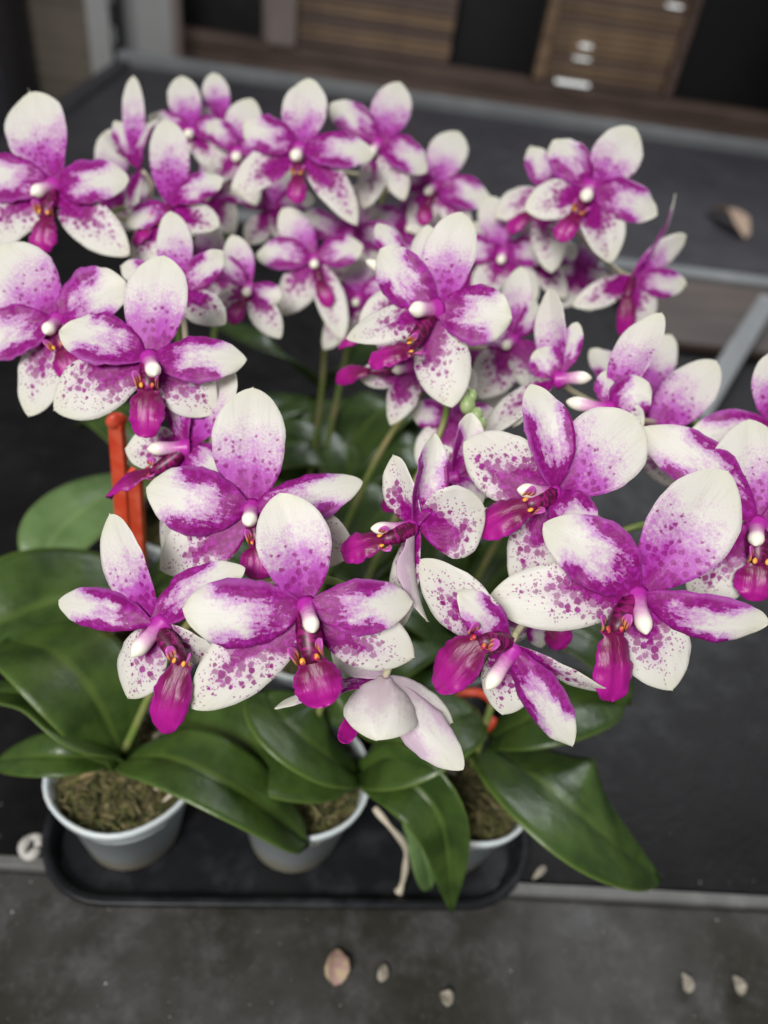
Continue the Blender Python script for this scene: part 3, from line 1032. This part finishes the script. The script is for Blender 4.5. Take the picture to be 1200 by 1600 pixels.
f12b = flower(PB, (640, 575), .335, (-.4, -.2, .9), [
    ("S", 609, 664, .1, 56, 0, dict(p1=.55, p2=.75)), ("S", 560, 590, .3, 50, 0, {}), ("P", 690, 600, .5, 50, 0, {}),
    ("P", 590, 520, .5, 45, 20, {}), ("D", 665, 500, .6, 50, 0, {}), ("L", 520, 590, -.2, 34, 30, {}), ("C", 610, 580, -.5, 20, 0)], 122, lipbase=(575, 580), simple=True)
spike(PB, crB, [f24, f24b, f12b], 2)
leafpx(PB, [(562, 1212, .082), (500, 1175, .106), (450, 1130, .118), (418, 1080, .112)], 150, 5.0, tilt=14, fold=.25)
leafpx(PB, [(555, 1214, .080), (470, 1185, .098), (360, 1145, .100), (265, 1105, .085)], 150, 6.0, tilt=-12, fold=.2)
leafpx(PB, [(562, 1204, .082), (640, 1222, .108), (692, 1292, .098), (706, 1425, .040)], 100, 7.0, tilt=40, fold=.65, p1=.6, p2=.9)
leafpx(PB, [(566, 1208, .082), (620, 1165, .112), (680, 1130, .122), (745, 1110, .112)], 165, 8.0, tilt=-5, fold=.2)
leafpx(PB, [(630, 1250, .066), (655, 1310, .050), (664, 1350, .034), (670, 1390, .014)], 50, 9.0, tilt=10, fold=.3, mat="leaf_pale")
rt = [on(585, 1262, .074), on(608, 1290, .070), on(632, 1320, .052), on(634, 1352, .030), on(628, 1382, .012), on(622, 1396, .0075)]
tube("aerial_root", catmull(rt, 26), [.0017 + .0004 * math.sin(i * .9) for i in range(24)] + [.0030, .0022], M["root"], PB, 8)

# ---------------- front right plant
PC, crC = plant("potted orchid at front right with one broad leaf reaching over the black bench", 2, 0, GRP, seed=3)
f26 = flower(PC, (1000, 928), .242, (-.08, -.02, 1), [
    ("D", 1140, 736, .2, 138, 0, dict(cup=.10)), ("S", 763, 938, .4, 118, 0, {}), ("S", 1052, 1080, .4, 116, 0, {}),
    ("P", 852, 820, -.2, 118, 0, dict(side_bend=.06)), ("P", 1204, 975, .0, 84, 14, dict(side_bend=.06)),
    ("L", 962, 1100, -.7, 74, -15, {}), ("C", 1012, 998, -1.1, 36, 0)], 26, lipbase=(958, 985), colbase=(995, 930))
f23 = flower(PC, (868, 768), .255, (-.45, .0, .9), [
    ("D", 1000, 655, .5, 140, 5, dict(p1=.72, p2=.6, apex=.03)), ("S", 724, 690, .7, 118, 0, dict(cup=.05)), ("S", 806, 925, .4, 98, 0, {}),
    ("P", 833, 598, -.2, 84, 32, dict(cup=.15)), ("P", 925, 835, -.9, 84, 0, {}),
    ("L", 742, 828, -.6, 68, 15, {}), ("C", 802, 764, -.9, 32, 0)], 23, lipbase=(825, 790), colbase=(862, 772), k=.4)
f25 = flower(PC, (796, 1008), .238, (-.35, -.25, .9), [
    ("S", 655, 876, .4, 104, 0, {}), ("S", 952, 1086, .2, 66, 38, dict(bend=.06)), ("S", 785, 1118, .5, 92, 0, {}),
    ("P", 720, 925, -.5, 66, 38, {}), ("P", 893, 1168, -.2, 76, 0, dict(cup=-.2)),
    ("L", 676, 1078, -.5, 80, 20, {}), ("C", 755, 1085, -.9, 34, 0)], 28, lipbase=(748, 1000), colbase=(800, 1018), k=.4)
f21 = flower(PC, (1185, 820), .268, (-.15, .0, 1), [
    ("D", 1172, 655, .1, 128, 0, {}), ("S", 1085, 945, .5, 112, 0, {}), ("S", 1290, 930, .6, 110, 0, {}),
    ("P", 1000, 668, .4, 92, 0, dict(side_bend=.06)), ("P", 1330, 790, .2, 100, 0, {}),
    ("L", 1180, 940, -.3, 70, 0, {}), ("C", 1180, 855, -.8, 32, 0)], 21, lipbase=(1185, 880))
f28 = flower(PC, (838, 955), .285, (.1, -.2, 1), [
    ("S", 760, 1000, .4, 70, 0, {}), ("S", 900, 930, .4, 60, 0, {}), ("P", 850, 1015, .3, 46, 0, {}), ("D", 850, 880, .6, 70, 0, {}), ("P", 770, 925, .4, 60, 0, {}),
    ("L", 888, 1012, -.3, 50, 0, {})], 29, lipbase=(860, 980), simple=True)
spike(PC, crC, [f25, f28, f26, f23, f21], 3)
leafpx(PC, [(768, 1160, .084), (850, 1222, .112), (935, 1300, .104), (1033, 1376, .066)], 215, 10.0, tilt=-8, fold=.18, p1=.62, p2=.85)
leafpx(PC, [(765, 1155, .084), (830, 1120, .112), (900, 1095, .118), (965, 1085, .105)], 130, 11.0, tilt=0, fold=.2)
leafpx(PC, [(755, 1160, .082), (700, 1130, .106), (640, 1080, .112), (600, 1030, .100)], 130, 12.0, tilt=0, fold=.2)
ringc = on(738, 1110, .105)
tube("stem_clip", [ringc + Vector((.0125 * math.cos(a), .0125 * math.sin(a), .002 * math.sin(a * 2))) for a in [i * 2 * math.pi / 21 + .4 for i in range(20)]],
     [.0024] * 20, M["red"], PC, 8)

# ---------------- left middle plant
PD, crD = plant("potted orchid at the left with white flowers above the red stake and one pale leaf", 0, 1, GRP, seed=4)
f5 = flower(PD, (232, 560), .278, (.0, .08, 1), [
    ("D", 255, 398, .1, 108, 0, dict(cup=.06)), ("S", 82, 640, .4, 108, 0, {}), ("S", 335, 645, .7, 96, 0, {}),
    ("P", 90, 510, -.2, 92, 12, {}), ("P", 384, 558, .1, 82, -8, {}),
    ("L", 224, 682, -.4, 64, 0, {}), ("C", 243, 588, -1.0, 32, 0)], 5, lipbase=(232, 608))
f6 = flower(PD, (88, 500), .298, (-.1, .05, 1), [
    ("D", -10, 385, .2, 122, 0, {}), ("S", 42, 650, .5, 92, 0, {}), ("S", 170, 600, .7, 80, 0, {}),
    ("P", 196, 440, -.1, 104, 0, {}), ("P", -40, 545, -.1, 92, 0, {}),
    ("L", 112, 590, -.3, 50, 0, {}), ("C", 68, 522, -.8, 28, 0)], 6, lipbase=(95, 545))
f4 = flower(PD, (288, 698), .285, (-.7, .15, .7), [
    ("D", 362, 577, .5, 84, 20, {}), ("P", 267, 580, -.1, 50, 30, {}), ("P", 350, 740, .2, 66, -35, {}),
    ("S", 194, 700, .1, 78, 0, dict(cup=.2, bend=-.06)), ("S", 250, 860, .6, 70, 0, {}),
    ("L", 162, 768, -.2, 50, 35, {}), ("C", 222, 702, -.8, 30, 0)], 4, lipbase=(238, 738), k=.3)
f8b = flower(PD, (272, 455), .325, (.0, .3, .9), [
    ("D", 266, 328, .1, 62, 0, {}), ("P", 350, 392, .1, 52, 25, {}), ("P", 185, 415, .1, 50, -25, {}),
    ("S", 352, 505, .3, 66, 0, {}), ("S", 205, 510, .5, 60, 0, {}), ("C", 268, 475, -.4, 24, 0)], 88)
spike(PD, crD, [f4, f5, f6, f8b], 4)
leafpx(PD, [(235, 745, .090), (165, 775, .120), (95, 825, .125), (56, 892, .112)], 118, 13.0, tilt=-14, fold=.15, mat="leaf_pale")
leafpx(PD, [(260, 935, .090), (130, 930, .115), (20, 960, .120), (-110, 1040, .100)], 190, 14.0, tilt=-10, fold=.35)

# ---------------- centre plant
PG, crG = plant("potted orchid in the centre whose tall white flower stands clear above the green buds", 1, 1, GRP, seed=5)
f12 = flower(PG, (680, 482), .292, (-.22, .02, 1), [
    ("D", 722, 330, .2, 92, 0, {}), ("S", 540, 527, .2, 70, 12, {}), ("S", 706, 636, .3, 94, 0, {}),
    ("P", 590, 388, -.2, 88, -8, {}), ("P", 800, 497, -.1, 104, 0, {}),
    ("L", 574, 563, -.5, 52, 25, {}), ("C", 636, 484, -.9, 34, 0)], 12, lipbase=(640, 545))
f12c = flower(PG, (650, 450), .335, (-.3, .1, .95), [
    ("D", 668, 350, .1, 52, 0, {}), ("P", 590, 342, .3, 46, 20, {}), ("P", 720, 470, .3, 46, 0, {}),
    ("S", 560, 505, .3, 56, 0, {}), ("S", 640, 560, .5, 50, 0, {}), ("L", 524, 538, -.1, 34, 20, {}), ("C", 560, 400, -.4, 24, 0)], 123, lipbase=(590, 515), simple=True)
f16 = flower(PG, (800, 530), .355, (-.3, .1, .9), [
    ("D", 814, 415, .1, 52, 10, {}), ("P", 842, 470, .1, 40, 40, {}), ("P", 762, 515, .1, 55, 0, {}),
    ("S", 748, 622, .2, 78, 0, {}), ("S", 850, 610, .3, 70, 0, {}), ("C", 785, 545, -.5, 22, 0)], 16, simple=True)
f16b = flower(PG, (705, 655), .345, (-.3, 0, .9), [
    ("S", 652, 725, .1, 66, 0, {}), ("S", 735, 760, .3, 60, 0, {}), ("P", 640, 640, .2, 50, 0, {}), ("P", 780, 650, .2, 50, 0, {}), ("D", 730, 570, .4, 60, 0, {})], 17, simple=True)
ptsG = spike(PG, crG, [f12, f12c, f16, f16b], 5)
for k, (x, y, r) in enumerate(((730, 632, 13), (745, 648, 10), (752, 662, 9), (738, 618, 8))):
    b = at(x, y, .300); q = min(ptsG, key=lambda p: (p - b).length)
    bud = blob("bud", b, r * .30 / FPX, M["bud"], PG, (1, 1, 1.25), axis=UP, seg=12, rough=.12, seed=k)
    tube("bud_stalk", bez(b, (b + q) / 2 + Vector((0, 0, -.004)), q, 8), [.0010] * 8, M["bud"], bud, 6)
random_leaves(PG, crG, 6, 52)
leafpx(PG, [(560, 800, .090), (545, 740, .120), (540, 680, .130), (555, 620, .115)], 92, 18.0, tilt=5, fold=.2)
leafpx(PG, [(565, 800, .090), (620, 760, .120), (680, 720, .130), (740, 700, .115)], 92, 19.0, tilt=0, fold=.2)

# ---------------- right middle plant
PI_, crI = plant("potted orchid at the right with upright narrow side-on white flowers beside the brown board", 2, 1, GRP, seed=6)
f18 = flower(PI_, (950, 640), .292, (-.75, .2, .62), [
    ("D", 1033, 487, .4, 66, 20, dict(cup=.2)), ("P", 1012, 597, -.3, 76, 25, {}), ("P", 948, 578, .1, 46, 55, {}),
    ("S", 1005, 668, .3, 60, 20, {}), ("S", 900, 720, .5, 60, 0, {}), ("C", 876, 625, -.5, 30, 0)], 18, k=.3)
f17 = flower(PI_, (868, 590), .315, (-.6, .3, .7), [
    ("D", 857, 450, .1, 58, 0, dict(cup=.15)), ("P", 902, 503, .2, 40, 35, {}), ("P", 838, 545, -.2, 60, 10, {}),
    ("S", 800, 665, .1, 56, 30, {}), ("S", 745, 690, .3, 66, 10, {}), ("C", 930, 590, -.2, 28, 0)], 171, k=.3)
f19 = flower(PI_, (1015, 675), .325, (-.25, .2, .9), [
    ("D", 1120, 562, .1, 84, 0, {}), ("P", 930, 650, .2, 60, 0, {}), ("P", 1090, 700, .2, 62, 0, {}), ("S", 950, 740, .4, 66, 0, {}), ("S", 1060, 760, .5, 66, 0, {})], 19, simple=True)
f20 = flower(PI_, (1000, 625), .365, (-.1, .2, .95), [
    ("D", 1050, 522, .1, 64, 0, {}), ("P", 922, 545, .1, 54, 0, {}), ("P", 1080, 640, .2, 50, 0, {}), ("S", 940, 690, .3, 60, 0, {}), ("S", 1050, 710, .4, 60, 0, {})], 20, simple=True)
f22 = flower(PI_, (1215, 668), .305, (-.1, .1, 1), [
    ("D", 1222, 545, .1, 90, 0, {}), ("P", 1076, 684, .1, 72, 0, {}), ("P", 1330, 640, .1, 72, 0, {}), ("S", 1140, 770, .4, 72, 0, {}), ("S", 1290, 760, .4, 72, 0, {})], 22, simple=True)
spike(PI_, crI, [f17, f18, f19, f20, f22], 6)
random_leaves(PI_, crI, 6, 63)

# ---------------- rear left plant
PE, crE = plant("potted orchid at rear left whose white flowers rise highest at the photo's left edge", 0, 2, GRP, seed=7)
f7 = flower(PE, (82, 288), .345, (-.1, .05, 1), [
    ("D", 44, 142, .1, 106, 0, dict(cup=.12, apex=.05)), ("S", 200, 398, .4, 78, 0, {}), ("S", -28, 385, .4, 82, 0, {}),
    ("P", 195, 272, -.1, 84, 0, dict(side_bend=.05)), ("P", -45, 268, -.1, 84, 0, {}),
    ("L", 60, 390, -.3, 52, 0, {}), ("C", 45, 304, -.9, 28, 0)], 7, lipbase=(72, 338))
f8 = flower(PE, (266, 320), .365, (.0, .35, .9), [
    ("D", 256, 183, .1, 70, 0, {}), ("P", 347, 272, .0, 56, 0, {}), ("P", 196, 350, .0, 56, 0, {}),
    ("S", 342, 352, .3, 64, 0, {}), ("S", 212, 425, .3, 60, 0, {}), ("L", 205, 378, -.1, 34, 20, {})], 8, lipbase=(240, 350))
f9 = flower(PE, (298, 205), .430, (.0, .2, 1), [
    ("D", 282, 117, .1, 56, 0, {}), ("P", 232, 182, .1, 42, 0, {}), ("P", 350, 195, .1, 46, 0, {}), ("S", 345, 262, .3, 50, 0, {}), ("S", 262, 268, .3, 44, 0, {}), ("C", 292, 212, -.6, 20, 0)], 9, simple=True)
f9b = flower(PE, (214, 262), .400, (-.5, .2, .8), [
    ("D", 208, 115, .1, 38, 42, {}), ("P", 178, 182, .2, 40, 25, {}), ("P", 236, 178, .3, 42, 0, {}), ("S", 163, 205, .0, 30, 50, {}), ("S", 205, 345, .3, 40, 0, {})], 92, simple=True)
f9c = flower(PE, (370, 238), .425, (.0, .1, 1), [
    ("D", 392, 152, .1, 62, 0, {}), ("P", 325, 188, .1, 46, 0, {}), ("P", 430, 215, .3, 46, 0, {}), ("S", 318, 290, .2, 46, 0, {}), ("S", 400, 320, .3, 46, 0, {}), ("C", 368, 250, -.6, 22, 0)], 93, simple=True)
f9d = flower(PE, (345, 190), .450, (.1, .2, 1), [
    ("D", 332, 112, .1, 46, 0, {}), ("P", 300, 170, .1, 40, 0, {}), ("P", 395, 170, .1, 44, 0, {}), ("S", 320, 250, .3, 44, 0, {}), ("S", 380, 245, .3, 44, 0, {})], 94, simple=True)
f9e = flower(PE, (325, 300), .440, (.0, .1, 1), [
    ("D", 340, 225, .1, 50, 0, {}), ("S", 290, 370, .2, 48, 0, {}), ("S", 365, 365, .2, 48, 0, {}), ("P", 262, 280, .0, 46, 0, {}), ("P", 392, 300, .0, 46, 0, {}), ("C", 322, 312, -.5, 18, 0)], 95, simple=True)
f9f = flower(PE, (325, 420), .410, (.1, .1, 1), [
    ("D", 330, 345, .1, 48, 0, {}), ("S", 285, 490, .2, 48, 0, {}), ("S", 375, 490, .2, 48, 0, {}), ("P", 262, 405, .0, 46, 0, {}), ("P", 392, 415, .0, 46, 0, {})], 96, simple=True)
f9g = flower(PE, (175, 300), .430, (-.1, .1, 1), [
    ("D", 172, 200, .1, 52, 20, {}), ("S", 130, 360, .2, 48, 0, {}), ("S", 222, 360, .2, 48, 0, {}), ("P", 120, 275, .0, 46, 0, {}), ("P", 240, 285, .0, 46, 20, {})], 97, simple=True)
spike(PE, crE, [f9g, f7, f8, f9b], 7)
spike(PE, crE + Vector((.006, .004, 0)), [f9, f9c, f9d, f9e, f9f], 8)
random_leaves(PE, crE, 5, 74)

# ---------------- rear middle plant
PF, crF = plant("potted orchid at rear middle with a dense cluster of magenta centred flowers before the rail", 1, 2, GRP, seed=8)
f10b = flower(PF, (468, 232), .385, (.0, .05, 1), [
    ("D", 483, 121, .1, 74, 0, {}), ("S", 360, 302, .3, 64, 0, {}), ("S", 558, 350, .3, 56, 0, {}),
    ("P", 378, 195, -.1, 68, 0, {}), ("P", 584, 238, -.1, 66, 0, {}), ("L", 462, 315, -.2, 36, 0, {}), ("C", 459, 250, -.8, 26, 0)], 101, lipbase=(465, 275))
f10c = flower(PF, (592, 222), .415, (.05, .05, 1), [
    ("D", 626, 127, .1, 66, 0, {}), ("S", 568, 325, .3, 50, 0, {}), ("S", 632, 312, .3, 48, 0, {}),
    ("P", 516, 158, -.1, 62, 0, {}), ("P", 668, 264, -.1, 62, 0, {}), ("C", 575, 245, -.6, 20, 0)], 102, simple=True)
f10d = flower(PF, (680, 290), .445, (-.05, .05, 1), [
    ("D", 718, 205, .1, 66, 0, {}), ("S", 645, 365, .3, 50, 0, {}), ("S", 735, 365, .3, 48, 0, {}),
    ("P", 610, 260, .1, 56, 0, {}), ("P", 768, 318, .1, 56, 0, {}), ("L", 660, 350, -.2, 28, 0, {}), ("C", 663, 303, -.6, 20, 0)], 103, lipbase=(668, 320), simple=True)
f11 = flower(PF, (492, 405), .400, (-.05, .0, 1), [
    ("D", 440, 325, .1, 56, 0, {}), ("S", 440, 492, .2, 64, 0, {}), ("S", 535, 530, .3, 52, 0, {}),
    ("P", 398, 395, .0, 56, 0, {}), ("P", 568, 385, .0, 56, 0, {}), ("L", 515, 478, -.2, 30, 0, {}), ("C", 490, 418, -.7, 20, 0)], 104, lipbase=(500, 440), simple=True)
f11b = flower(PF, (545, 365), .430, (.0, .1, 1), [
    ("D", 572, 285, .1, 60, 0, {}), ("S", 510, 450, .3, 56, 0, {}), ("S", 590, 440, .3, 56, 0, {}), ("P", 465, 335, .0, 52, 0, {}), ("P", 628, 375, .0, 52, 0, {}), ("C", 545, 382, -.5, 20, 0)], 105, simple=True)
f11c = flower(PF, (388, 448), .370, (-.05, .1, 1), [
    ("D", 362, 366, .1, 48, 0, {}), ("S", 438, 528, .2, 48, 0, {}), ("S", 336, 488, .2, 46, 0, {}), ("P", 440, 465, .0, 42, 0, {}), ("P", 336, 400, .0, 40, 0, {}),
    ("L", 358, 503, -.3, 32, 0, {}), ("C", 383, 462, -.5, 20, 0)], 106, lipbase=(378, 470), simple=True)
f11d = flower(PF, (425, 325), .440, (.0, .2, 1), [
    ("D", 440, 250, .1, 50, 0, {}), ("S", 385, 380, .2, 46, 0, {}), ("S", 465, 390, .2, 46, 0, {}), ("P", 372, 300, .0, 44, 0, {}), ("P", 490, 305, .0, 46, 0, {})], 107, simple=True)
f11e = flower(PF, (590, 395), .455, (.0, .1, 1), [
    ("D", 612, 320, .1, 54, 0, {}), ("S", 548, 470, .2, 50, 0, {}), ("S", 640, 470, .2, 50, 0, {}), ("P", 520, 375, .0, 50, 0, {}), ("P", 668, 400, .0, 50, 0, {})], 108, simple=True)
f11f = flower(PF, (560, 465), .425, (-.2, .1, 1), [
    ("D", 555, 390, .1, 50, 0, {}), ("S", 505, 545, .2, 50, 0, {}), ("S", 600, 530, .2, 48, 0, {}), ("P", 490, 450, .0, 48, 15, {}), ("P", 630, 445, .0, 48, 0, {}), ("C", 552, 478, -.5, 18, 0)], 109, simple=True)
f10e = flower(PF, (640, 350), .455, (.1, .1, 1), [
    ("D", 650, 275, .1, 50, 0, {}), ("S", 600, 415, .2, 48, 0, {}), ("S", 695, 410, .2, 48, 0, {}), ("P", 575, 335, .0, 48, 0, {}), ("P", 712, 345, .0, 48, 0, {}), ("C", 640, 362, -.5, 18, 0)], 110, simple=True)
spike(PF, crF, [f10e, f10b, f10c, f10d], 9)
spike(PF, crF + Vector((-.006, .004, 0)), [f11, f11b, f11c, f11d, f11e, f11f], 10)
random_leaves(PF, crF, 7, 86)
leafpx(PF, [(505, 610, .090), (450, 560, .135), (395, 528, .150), (330, 500, .140)], 66, 15.0, tilt=10, fold=.2)
leafpx(PF, [(505, 610, .090), (540, 570, .130), (585, 540, .145), (640, 530, .135)], 64, 16.0, tilt=-5, fold=.2)
leafpx(PF, [(500, 620, .090), (455, 630, .125), (400, 650, .130), (345, 690, .115)], 74, 17.0, tilt=0, fold=.2)

# ---------------- rear right plant
PH, crH = plant("potted orchid at rear right with its topmost flower standing alone against the dark bench", 2, 2, GRP, seed=9)
f13 = flower(PH, (922, 292), .375, (-.05, .05, 1), [
    ("D", 993, 198, .1, 80, 0, {}), ("S", 820, 325, .2, 66, 0, {}), ("S", 955, 410, .2, 76, 0, {}),
    ("P", 865, 215, -.1, 70, 0, {}), ("P", 1030, 332, -.1, 72, 0, {}), ("L", 872, 372, -.3, 42, 15, {}), ("C", 913, 314, -.8, 28, 0)], 131, lipbase=(900, 335))
f13b = flower(PH, (858, 300), .415, (-.2, .1, 1), [
    ("P", 830, 228, .0, 48, 0, {}), ("P", 910, 340, .1, 46, 0, {}), ("S", 772, 335, .2, 60, 0, {}), ("S", 862, 425, .2, 64, 0, {}), ("D", 900, 240, .3, 50, 0, {}), ("L", 792, 358, -.2, 36, 20, {})], 132, lipbase=(830, 330), simple=True)
f14 = flower(PH, (990, 432), .400, (.1, -.3, .9), [
    ("D", 1074, 368, .0, 48, 10, {}), ("P", 1064, 305, .2, 34, 50, {}), ("P", 1074, 446, .1, 48, 0, {}), ("S", 896, 478, .0, 46, 15, {}), ("S", 1015, 510, .1, 58, 0, {}),
    ("L", 978, 530, -.2, 34, 10, {})], 14, lipbase=(980, 465), simple=True)
f14b = flower(PH, (905, 425), .450, (.0, .0, 1), [
    ("D", 940, 370, .1, 44, 0, {}), ("P", 870, 415, .1, 44, 0, {}), ("P", 950, 440, .1, 40, 0, {}), ("S", 875, 480, .1, 44, 0, {}), ("S", 925, 485, .1, 44, 0, {})], 142, simple=True)
f15 = flower(PH, (785, 395), .430, (-.05, .1, 1), [
    ("D", 762, 305, .1, 56, 0, {}), ("P", 712, 385, .0, 56, 0, {}), ("P", 852, 395, .0, 56, 0, {}), ("S", 745, 470, .1, 54, 0, {}), ("S", 838, 470, .1, 54, 0, {}), ("C", 782, 412, -.6, 20, 0)], 15, simple=True)
f15b = flower(PH, (735, 425), .450, (.0, .1, 1), [
    ("D", 745, 345, .1, 50, 0, {}), ("S", 690, 495, .2, 48, 0, {}), ("S", 780, 495, .2, 48, 0, {}), ("P", 668, 410, .0, 46, 0, {}), ("P", 805, 420, .0, 46, 0, {})], 152, simple=True)
f15c = flower(PH, (835, 400), .440, (.1, .1, 1), [
    ("D", 842, 325, .1, 48, 0, {}), ("S", 795, 470, .2, 48, 0, {}), ("S", 885, 465, .2, 48, 0, {}), ("P", 770, 385, .0, 46, 0, {}), ("P", 905, 390, .0, 46, 0, {}), ("C", 832, 412, -.5, 18, 0)], 153, simple=True)
f15d = flower(PH, (735, 565), .400, (-.2, .1, 1), [
    ("D", 745, 480, .1, 54, 0, {}), ("S", 680, 640, .2, 54, 0, {}), ("S", 790, 640, .2, 52, 0, {}), ("P", 665, 545, .0, 50, 0, {}), ("P", 812, 555, .0, 50, 0, {})], 154, simple=True)
spike(PH, crH, [f15c, f15d, f15, f15b, f13b, f13, f14, f14b], 11)
random_leaves(PH, crH, 5, 97)

# ------------------------------------------------------------------ red stake, clip and litter
sk = empty("plant_stake", on(205, 985, .064))
top = at(182, 660, .335); bot = wloc(sk)
V = []
dirn = (top - bot).normalized(); sdv = dirn.cross(FW).normalized()
if sdv.dot(RT) < 0: sdv = -sdv


def prong(name, a, b, w, th):
    d = (b - a).normalized(); n = sdv.cross(d).normalized()
    vs_, F = [], []
    for q in range(6):
        p = a.lerp(b, q / 5)
        ww = w * (1 - .25 * (q / 5))
        for sx, sy in ((-1, -1), (-.2, -1.0), (-.2, -.4), (.2, -.4), (.2, -1.0), (1, -1), (1, 1), (-1, 1)):
            vs_.append(p + sdv * sx * ww / 2 + n * sy * th / 2)
    for q in range(5):
        for k in range(8):
            F.append((q * 8 + k, q * 8 + (k + 1) % 8, (q + 1) * 8 + (k + 1) % 8, (q + 1) * 8 + k))
    F += [tuple(range(8))[::-1], tuple(range(40, 48))]
    link_mesh(name, vs_, F, M["red"], sk, smooth=False)


prong("prong", bot, top, .0085, .004)
prong("prong", bot + sdv * .009, at(211, 738, .330), .0075, .004)
blob("stake_head", top + dirn * .001, .0048, M["red"], sk, (1, .6, 1), axis=dirn, seg=12)
tag(sk, "red plastic plant stake standing among the flowers at the left", "stake")


def litter(x, y, tx, ty, w, mat, label, z=0.0035, cat="petal", name="fallen_petal", group="flower litter on the bench"):
    a, b = on(x, y, z), on(tx, ty, z)
    root_o = (a + b) / 2
    d = (a - C0).dot(FW)
    e = empty("tmp", root_o)
    o = sheet(name, a, b, Vector((.1, -.1, 1)).normalized(), w * d / FPX, M[mat], e, cup=.35, bend=.10, ruffle=.08, seed=x * .01, thick=.0006, nts=9, nss=7)
    o.parent = None; o.location = root_o
    bpy.data.objects.remove(e)
    tag(o, label, cat, group)


litter(528, 1482, 522, 1540, 36, "dry", "wrinkled pinkish brown fallen petal on the grey counter")
litter(602, 1506, 594, 1534, 16, "dry_pale", "narrow cream fallen petal scrap right of the pinkish brown one")
litter(688, 1552, 706, 1568, 22, "dry_pale", "small round cream scrap near the bottom edge of the counter")
litter(1066, 1520, 1076, 1552, 20, "dry_pale", "left one of two curled cream scraps at counter's lower right", z=.004)
litter(1146, 1524, 1158, 1556, 20, "dry_pale", "right one of two curled cream scraps at counter's lower right", z=.004)
litter(832, 1374, 852, 1354, 10, "dry_pale", "thin beige scrap lying on the black bench behind the trim")
litter(1108, 330, 1165, 372, 34, "dry", "lone brownish petal lying on the rear dark bench", z=.004)
# white ring stone at the left of the tray
c = on(50, 1325, .004)
pts = [c + Vector((.0042 * math.cos(a), .0058 * math.sin(a), .002)) for a in [i * 2 * math.pi / 16 for i in range(17)]]
o = tube("white_ring", pts, [.0026 + .0007 * math.sin(i) for i in range(17)], M["stone"], None, 8, origin=c)
tag(o, "small white ring shaped stone left of the black tray", "stone")

# soil crumbs and dust specks scattered on the counter and bench
rnd = random.Random(99)
V, F = [], []
for k in range(130):
    u_ = rnd.uniform(-.30, .34); v_ = rnd.uniform(-.095, -.004) if k % 3 else rnd.uniform(.012, .05)
    if v_ > 0 and -.16 < u_ < .16: continue
    p = bw(u_, v_, .0012 if v_ < 0 else .0004)
    r = rnd.choice((.0003, .0004, .0005, .0009))
    b0 = len(V)
    for d in ((1, 0, 0), (-.5, .9, 0), (-.6, -.8, 0), (0, 0, .8)):
        V.append(p + Vector(d) * r * rnd.uniform(.6, 1.4))
    F += [(b0, b0 + 1, b0 + 3), (b0 + 1, b0 + 2, b0 + 3), (b0 + 2, b0, b0 + 3), (b0, b0 + 2, b0 + 1)]
o = link_mesh("soil_crumbs", V, F, M["stone"], None, origin=bw(0, -.05, 0), smooth=False)
tag(o, "tiny pale soil crumbs scattered over the counter and bench", "crumbs", kind="stuff")
